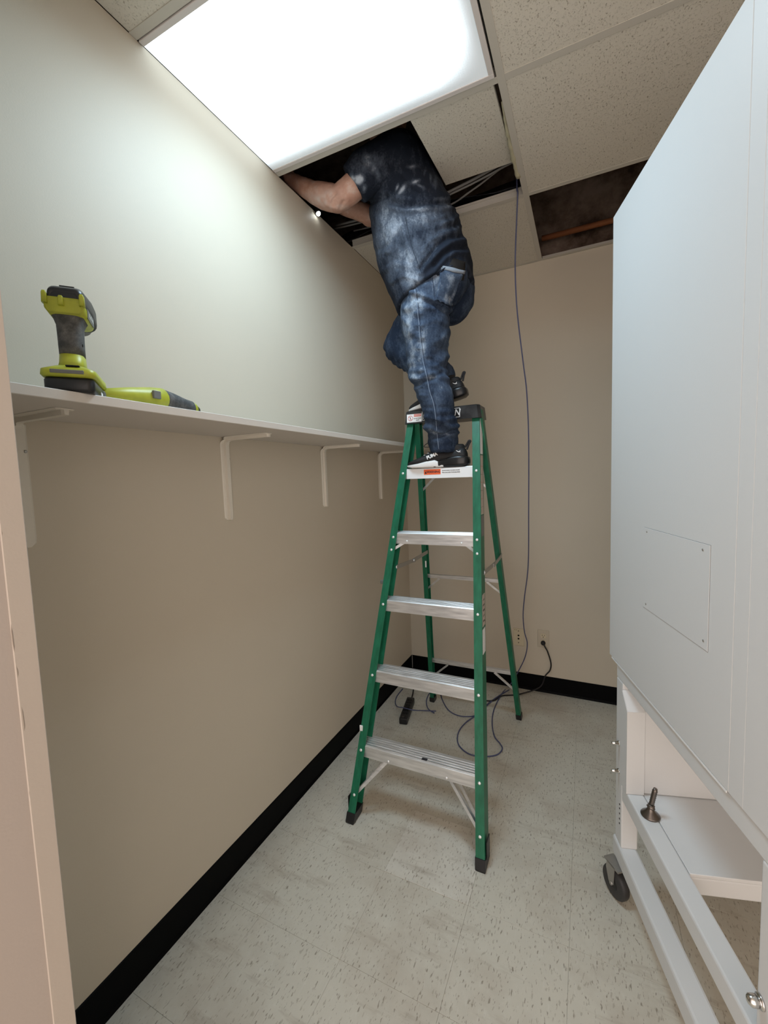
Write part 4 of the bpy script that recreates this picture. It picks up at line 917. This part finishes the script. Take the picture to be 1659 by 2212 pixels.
# open cuff: flatten the hem
cuff = V[:, 2] < 1.512; V[cuff & (V[:, 0] < -0.4), 2] = np.maximum(V[cuff & (V[:, 0] < -0.4), 2], 1.506)
setv(me, V - np.array(BASE)); px = project(V)
dst = 0.26 + blobs(px, [(880, 690, 13, 60, 0, 0.42), (900, 650, 30, 22, -20, 0.34), (912, 760, 12, 55, 5, 0.36), (895, 812, 14, 9, 0, 0.42), (925, 816, 34, 4, -4, 0.26), (955, 610, 22, 30, 10, 0.36), (890, 770, 10, 40, 0, 0.35), (948, 935, 40, 3.5, 10, 0.30), (945, 880, 6, 40, -3, 0.2), (962, 720, 10, 50, 0, 0.12)]) - blobs(px, [(990, 650, 22, 60, 0, 0.25), (960, 900, 40, 30, 0, 0.16), (965, 960, 40, 22, 0, 0.22), (850, 740, 26, 60, 0, 0.22), (940, 690, 22, 30, 0, 0.10), (955, 770, 14, 30, 0, 0.08)])
dust_attr(me, dst); me.materials.clear(); me.materials.append(DENIM)
jeans = bpy.data.objects.new('jeans', me); link(jeans, person)
tree_j = BVHTree.FromPolygons([Vector(v_) for v_ in V], [tuple(p.vertices) for p in me.polygons])
def cast(tree, px_, py_, off=0.0):
    h, n_, i_, d_ = tree.ray_cast(CAM_O, ray_dir(px_, py_))
    return None if h is None else h + n_ * off
# side seam, stitched
def seam_line(nm, pix, r, m, tree, par, off=0.0005, sub=6):
    P_ = [Vector((*p, 0)) for p in pix]; P_ = [cast(tree, p.x, p.y, off) for p in spline(P_, sub)]; P_ = [p - BASE for p in P_ if p is not None]
    if len(P_) > 2: q = B(); q.tube(P_, r, 6); return q.build(nm, m, par)
THREAD = mat('denim_seam', (0.16, 0.20, 0.27), 0.9); DKSEAM = mat('denim_seam_dark', (0.02, 0.03, 0.055), 0.9)
seam_line('side_seam', [(896, 625), (900, 655), (905, 700), (908, 740), (914, 780), (922, 815), (928, 845), (936, 870), (941, 900), (944, 935), (948, 970)], 0.0016, THREAD, tree_j, jeans)
seam_line('side_seam', [(899, 625), (903, 655), (908, 700), (911, 740), (917, 780), (925, 815), (931, 845), (939, 870), (944, 900)], 0.0012, DKSEAM, tree_j, jeans)
# back pocket
def patch(nm, corners, m, tree, par, off, nu=10, nv=10, th=0.002):
    (a, b_, c, d_) = [Vector((*p, 0)) for p in corners]; vs = []; ok = True
    for j in range(nv + 1):
        for i in range(nu + 1):
            u, t = i / nu, j / nv; p = (a * (1 - u) + b_ * u) * (1 - t) + (d_ * (1 - u) + c * u) * t
            h = cast(tree, p.x, p.y, off); vs.append(h)
    vs = [h if h is not None else next((g for g in vs if g is not None), BASE) for h in vs]
    fs = [(j * (nu + 1) + i, j * (nu + 1) + i + 1, (j + 1) * (nu + 1) + i + 1, (j + 1) * (nu + 1) + i) for j in range(nv) for i in range(nu)]
    o = mesh_obj(nm, [h - BASE for h in vs], fs, m, par, True); md = o.modifiers.new('thickness', 'SOLIDIFY'); md.thickness = th; md.offset = 0
    return o
pk = patch('back_pocket', ((953, 583), (998, 592), (972, 664), (939, 648)), DENIM, tree_j, jeans, 0.0095)
pd = np.full(len(pk.data.vertices), 0.42); dust_attr(pk.data, pd + 0.25 * vnoise(getv(pk.data) * 30, 9))
patch('pocket_hem', ((954, 577), (1001, 587), (999, 594), (952, 584)), mat('pocket_hem', (0.20, 0.22, 0.25), 0.9), tree_j, pk, 0.0110, 10, 2, 0.002)
seam_line('pocket_seam', [(934, 600), (937, 625), (940, 648), (957, 658), (971, 668)], 0.0013, DKSEAM, tree_j, jeans, 0.001)

# --- shirt
q = B(); TOR = [(-0.615, 1.900, 2.214, 0.164, 0.190), (-0.632, 1.898, 2.285, 0.176, 0.193), (-0.662, 1.896, 2.375, 0.194, 0.198), (-0.684, 1.894, 2.455, 0.192, 0.200), (-0.700, 1.892, 2.53, 0.186, 0.198), (-0.715, 1.890, 2.60, 0.180, 0.198), (-0.732, 1.888, 2.67, 0.156, 0.198), (-0.742, 1.886, 2.74, 0.150, 0.200), (-0.748, 1.886, 2.80, 0.135, 0.200), (-0.755, 1.888, 2.85, 0.105, 0.165), (-0.765, 1.89, 2.885, 0.070, 0.085)]
q.loft([ell((x, y, z), rx, ry, tilt=(0.36 if i == 0 else 0.28 if i == 1 else 0.15 if i == 2 else 0.05), pw=2.25) for i, (x, y, z, rx, ry) in enumerate(TOR)])
limb(q, [(-0.74, 1.765, 2.765, 0.088), (-0.80, 1.70, 2.705, 0.084), (-0.838, 1.678, 2.680, 0.079)], 22)
q.tube([(-0.80, 1.70, 2.705), (-0.845, 1.676, 2.672), (-0.882, 1.664, 2.646)], [0.084, 0.078, 0.074], 22)
limb(q, [(-0.74, 2.00, 2.785, 0.085), (-0.82, 2.02, 2.735, 0.078)], 22); q.tube([(-0.82, 2.02, 2.735), (-0.87, 2.012, 2.718)], [0.078, 0.074], 22)
me = remeshed(q, 0.0052, 4); V = getv(me); Nn = getn(me); px = project(V)
d = 0.0045 * vnoise(V * np.array([9, 9, 16]), 11) + 0.0030 * vnoise(V * np.array([22, 22, 26]), 12) + 0.001 * vnoise(V * 55, 13)
d += folds(V, Nn, px, [
    ([(850, 438), (880, 446), (920, 440), (965, 436), (980, 445)], -0.010, 6), ([(845, 450), (880, 458), (930, 452), (975, 452)], 0.009, 7), ([(836, 415), (860, 428), (890, 432)], 0.006, 6),
    ([(992, 512), (965, 516), (945, 530), (925, 558), (905, 580)], -0.009, 5), ([(998, 522), (972, 527), (952, 542), (932, 566), (910, 590)], 0.009, 6), ([(1003, 535), (975, 538), (955, 552), (938, 572)], -0.008, 5), ([(1006, 548), (980, 548), (962, 560), (945, 578)], 0.006, 5),
    ([(878, 480), (884, 510), (893, 545), (905, 575), (911, 588)], -0.006, 3.5), ([(872, 490), (880, 525), (890, 560)], 0.004, 5), ([(985, 468), (975, 480), (955, 486)], 0.006, 5), ([(988, 486), (970, 494), (945, 498)], -0.005, 5), ([(985, 500), (960, 505), (935, 520)], 0.004, 5),
    ([(800, 440), (815, 432), (835, 425)], -0.009, 6), ([(812, 470), (835, 490), (840, 520)], 0.005, 8), ([(820, 540), (845, 530), (865, 500)], -0.004, 7), ([(830, 585), (855, 570), (880, 575)], 0.004, 8), ([(760, 375), (785, 385), (800, 400)], 0.004, 6), ([(785, 350), (805, 365), (815, 385)], -0.004, 6),
    ([(905, 470), (930, 478), (960, 470)], 0.004, 4), ([(900, 490), (925, 500), (950, 515)], -0.004, 4), ([(840, 545), (850, 520), (848, 495)], 0.005, 5), ([(858, 560), (866, 535), (862, 510)], -0.004, 4.5), ([(850, 610), (870, 596), (900, 605)], 0.004, 5), ([(915, 545), (925, 525), (945, 512)], 0.004, 4), ([(985, 455), (992, 470), (990, 490)], 0.006, 5), ([(930, 400), (945, 415), (965, 425)], 0.004, 5), ([(870, 380), (885, 400), (910, 415)], -0.004, 5),
    ([(872, 662), (900, 640), (935, 612), (958, 585)], 0.004, 4), ([(870, 655), (898, 632), (932, 604), (952, 580)], -0.003, 3)])
V = V + Nn * d[:, None]; setv(me, V - np.array(BASE)); px = project(V)
dst = 0.02 + blobs(px, [(848, 500, 34, 60, 20, 0.62), (880, 560, 42, 50, 40, 0.52), (830, 470, 20, 40, 10, 0.55), (920, 470, 55, 22, -5, 0.50), (890, 600, 30, 30, 0, 0.48), (945, 510, 40, 20, -20, 0.30), (845, 600, 16, 40, -20, 0.28), (940, 545, 20, 30, 0, 0.22), (905, 452, 40, 6, 0, 0.62), (960, 448, 22, 8, -20, 0.55),
    (775, 388, 10, 13, 30, 1.15), (763, 386, 8, 6, 40, 0.9), (800, 355, 26, 18, -20, 0.50), (806, 365, 9, 14, 0, 0.62), (795, 340, 14, 10, 0, 0.45), (815, 375, 6, 16, 0, 0.45), (787, 408, 6, 10, 0, 0.6), (868, 410, 5, 14, 35, 0.9), (858, 405, 3, 8, 20, 0.8), (898, 392, 10, 4, -20, 0.75), (930, 385, 3, 10, 0, 0.55), (890, 360, 10, 4, -10, 0.55), (905, 400, 16, 3, 30, 0.5), (918, 370, 3, 10, 10, 0.4), (940, 395, 5, 14, 0, 0.4), (955, 430, 16, 5, 0, 0.45)])
dst -= blobs(px, [(855, 520, 10, 22, 20, 0.38), (975, 560, 45, 40, 0, 0.35), (832, 630, 20, 40, -25, 0.25)])
dust_attr(me, dst); me.materials.clear(); me.materials.append(SHIRT)
shirt = bpy.data.objects.new('t_shirt', me); link(shirt, person)
tree_s = BVHTree.FromPolygons([Vector(v_) for v_ in V], [tuple(p.vertices) for p in me.polygons])
SSEAM = mat('shirt_seam', (0.012, 0.016, 0.026), 0.9)
seam_line('hem', [(866, 668), (872, 659), (884, 648), (905, 630), (930, 610), (950, 590), (960, 580), (985, 572)], 0.0035, SHIRT, tree_s, shirt, 0.0)
seam_line('hem_stitch', [(868, 655), (884, 641), (905, 623), (930, 603), (950, 583), (965, 570)], 0.0010, SSEAM, tree_s, shirt, 0.0003)
seam_line('side_seam', [(876, 470), (883, 505), (892, 540), (903, 570), (911, 590)], 0.0012, SSEAM, tree_s, shirt)

# --- wallet in the back pocket
wallet = patch('wallet', ((969, 556), (1003, 568), (999, 606), (962, 600)), mat('wallet_leather', (0.010, 0.009, 0.009), 0.5), tree_j, None, 0.004, 8, 8, 0.007)
wallet.location = BASE; tag(wallet, 'black wallet sticking out of the back jeans pocket', 'wallet')

# --- shoes
def shoe(loc, M3, name_side):
    """local x to the toe, y to the wearer's left, z up; 0.278 long, heel at x=-0.125, toe at 0.153"""
    root = empty('shoe', (0, 0, 0), 0, person); root.matrix_local = Matrix.Translation(Vector(loc) - BASE) @ M3.to_4x4()
    st_ = [(-0.128, 0.020, 0.030, 0.055, 0.0), (-0.122, 0.030, 0.016, 0.082, 0.0), (-0.105, 0.035, 0.012, 0.092, 0.0), (-0.075, 0.037, 0.012, 0.084, 0), (-0.04, 0.037, 0.012, 0.082, 0), (-0.01, 0.038, 0.012, 0.094, 0), (0.02, 0.041, 0.012, 0.085, 0.002), (0.06, 0.045, 0.011, 0.063, 0.004), (0.10, 0.044, 0.011, 0.046, 0.006), (0.13, 0.037, 0.012, 0.036, 0.008), (0.147, 0.022, 0.014, 0.028, 0.010), (0.153, 0.008, 0.016, 0.022, 0.010)]
    q = B(); rings = []
    for x, hw, z0, z1, cy in st_:
        r_ = []
        for i in range(20):
            a = 2 * math.pi * i / 20; ca, sa = math.cos(a), math.sin(a); yy = hw * math.copysign(abs(ca) ** 0.75, ca); zz_ = (z0 + z1) / 2 + (z1 - z0) / 2 * math.copysign(abs(sa) ** 0.8, sa)
            if sa > 0: yy *= 1 - 0.38 * sa ** 2 * min(1, (z1 - 0.03) / 0.05)
            r_.append((x, cy + yy, zz_))
        rings.append(r_)
    q.loft(rings); up_ = q.build('upper', SHOEB, root); md = up_.modifiers.new('s', 'SUBSURF'); md.levels = 1; md.render_levels = 1
    def sole(nm, sts, m):
        q = B(); rg = []
        for x, hw, z0, z1, cy in sts:
            rg.append([(x, cy + p[0], (z0 + z1) / 2 + p[1]) for p in [(a, c) for a, c, _ in rrect(0, 0, hw, (z1 - z0) / 2, min(hw, (z1 - z0) / 2) * 0.55, 0, 4)]])
        q.loft(rg); o = q.build(nm, m, root); return o
    sole('midsole', [(-0.028, 0.040, 0.001, 0.012, 0), (-0.010, 0.041, 0.0005, 0.022, 0.0), (0.012, 0.044, 0.0, 0.034, 0.002), (0.05, 0.0475, 0.0, 0.029, 0.004), (0.09, 0.0475, 0.001, 0.020, 0.006), (0.125, 0.040, 0.003, 0.016, 0.008), (0.147, 0.025, 0.006, 0.0145, 0.010), (0.156, 0.008, 0.008, 0.0135, 0.010)], SHOEW)
    hl = sole('heel_clip', [(-0.139, 0.012, 0.016, 0.030, 0), (-0.136, 0.026, 0.008, 0.040, 0), (-0.120, 0.0385, 0.002, 0.048, 0), (-0.09, 0.0415, 0.0, 0.050, 0), (-0.05, 0.0410, 0.0, 0.046, 0), (-0.02, 0.0405, 0.0005, 0.036, 0), (0.006, 0.0425, 0.001, 0.020, 0.001), (0.016, 0.0430, 0.0008, 0.006, 0.002)], SHOEG)
    q = B(); q.box((-0.05, -0.043, 0.030), (-0.012, 0.0425, 0.0335), 0.001, 1, Matrix.Rotation(R(4), 4, 'Y')); q.build('heel_ridge', SHOEB, hl)
    q = B(); q.tube(spline([(-0.118, 0, 0.084), (-0.128, 0, 0.100), (-0.136, 0, 0.112), (-0.143, 0, 0.110), (-0.136, 0, 0.098), (-0.126, 0, 0.074)], 5), 0.0045, 8); q.build('heel_tab', SHOEB, root)
    q = B(); q.loft([ell((-0.062, 0, z), rx, ry) for z, rx, ry in ((0.06, 0.058, 0.030), (0.094, 0.054, 0.030), (0.100, 0.048, 0.026))]); q.build('collar', SHOEB, root)
    tr = BVHTree.FromPolygons([Vector(v_) for r_ in rings for v_ in r_], [(a * 20 + i, a * 20 + (i + 1) % 20, (a + 1) * 20 + (i + 1) % 20, (a + 1) * 20 + i) for a in range(len(rings) - 1) for i in range(20)])
    def top(x, y, off=0.002):
        h = tr.ray_cast(Vector((x, y, 0.3)), Vector((0, 0, -1)))[0]; return (h or Vector((x, y, 0.06))) + Vector((0, 0, off))
    for x in (0.012, 0.030, 0.048, 0.066):
        q = B(); q.tube([top(x, yy_) for yy_ in (-0.022, -0.012, 0, 0.012, 0.022)], 0.0028, 6); q.build('lace', SHOEB, root)
        for s in (-1, 1):
            a = top(x + 0.002, s * 0.0235, 0.0012); c = top(x - 0.004, s * 0.031, 0.0012); q = B(); q.bar(a, c, 0.007, 0.0016, (0, s * 0.4, 1)); q.build('eyelet_strip', SHOEW, root)
    q = B(); q.tube(spline([top(0.002, 0, 0.002), top(0.004, 0, 0.002) + Vector((0.012, 0.01, 0.016)), top(0.01, 0, 0) + Vector((0.035, 0.02, 0.026)), top(0.01, 0, 0) + Vector((0.055, 0.03, 0.010)), top(0.01, 0, 0) + Vector((0.03, 0.02, 0.006)), top(0.002, 0, 0.002)], 5), 0.0017, 6)
    q.tube(spline([top(0.002, 0, 0.002), top(0.0, 0, 0) + Vector((0.012, -0.016, 0.012)), top(0.0, 0, 0) + Vector((0.026, -0.032, 0.0)), top(0.002, 0, 0.002)], 5), 0.0017, 6); q.build('lace_bow', SHOEB, root)
    # side lettering and leaping-cat mark on the wearer's outer side
    s = name_side
    def side(x, z, off=0.0):
        h, n_, i_, d_ = tr.ray_cast(Vector((x, s * 0.2, z)), Vector((0, -s, 0)))
        return (h if h else Vector((x, s * 0.04, z))), (n_ if n_ else Vector((0, s, 0)))
    h, n_ = side(0.022, 0.051); h2, _ = side(0.046, 0.042); h3, _ = side(0.022, 0.062)
    if n_.y * s < 0: n_ = -n_
    xd = (h - h2) if s > 0 else (h2 - h)
    t_ = text('lettering', 'PUMA', 0.021, SHOEW, frame(h + n_ * 0.0045, xd, (h3 - h)), root, extrude=0.0022, bold=0.0009, sx=0.92)
    # cat mark
    h, n_ = side(-0.098, 0.066); 
    if n_.y * s < 0: n_ = -n_
    Mx_ = frame(h + n_ * 0.002, (-s, 0, 0), (0, 0, 1))
    cat = [(-0.011, 0.006), (-0.008, 0.0035), (-0.003, 0.001), (0.001, -0.0005), (0.004, 0.001), (0.0065, 0.0042), (0.008, 0.0052), (0.0075, 0.0030), (0.0065, 0.0002), (0.0075, -0.0025), (0.0082, -0.0058), (0.0065, -0.0050), (0.0048, -0.0028), (0.0015, -0.0042), (-0.0015, -0.0035), (-0.0048, -0.0015), (-0.0085, 0.0012), (-0.0115, 0.0045)]
    q = B(); q.loft([[Mx_ @ Vector((a, c, -0.001)) for a, c in cat], [Mx_ @ Vector((a, c, 0.0008)) for a, c in cat]], True, False); q.build('cat_mark', SHOEW, root)
    return root
shoe((-0.603, 1.872, SH * 5 + 0.0016), Matrix.Rotation(R(180), 3, 'Z') , 1)
Mr = Matrix.Rotation(R(180), 3, 'Z') @ Matrix.Rotation(R(10.5), 3, 'Y')
shoe((-0.622, 1.958, 1.722 + 0.0245), Mr, 1)
q = B(); limb(q, [(-0.62, 1.974, 1.885, 0.045), (-0.585, 1.967, 1.852, 0.040), (-0.565, 1.962, 1.82, 0.040)], 16); sk_ = q.build('sock', SHOEB, person); sk_.location = -BASE
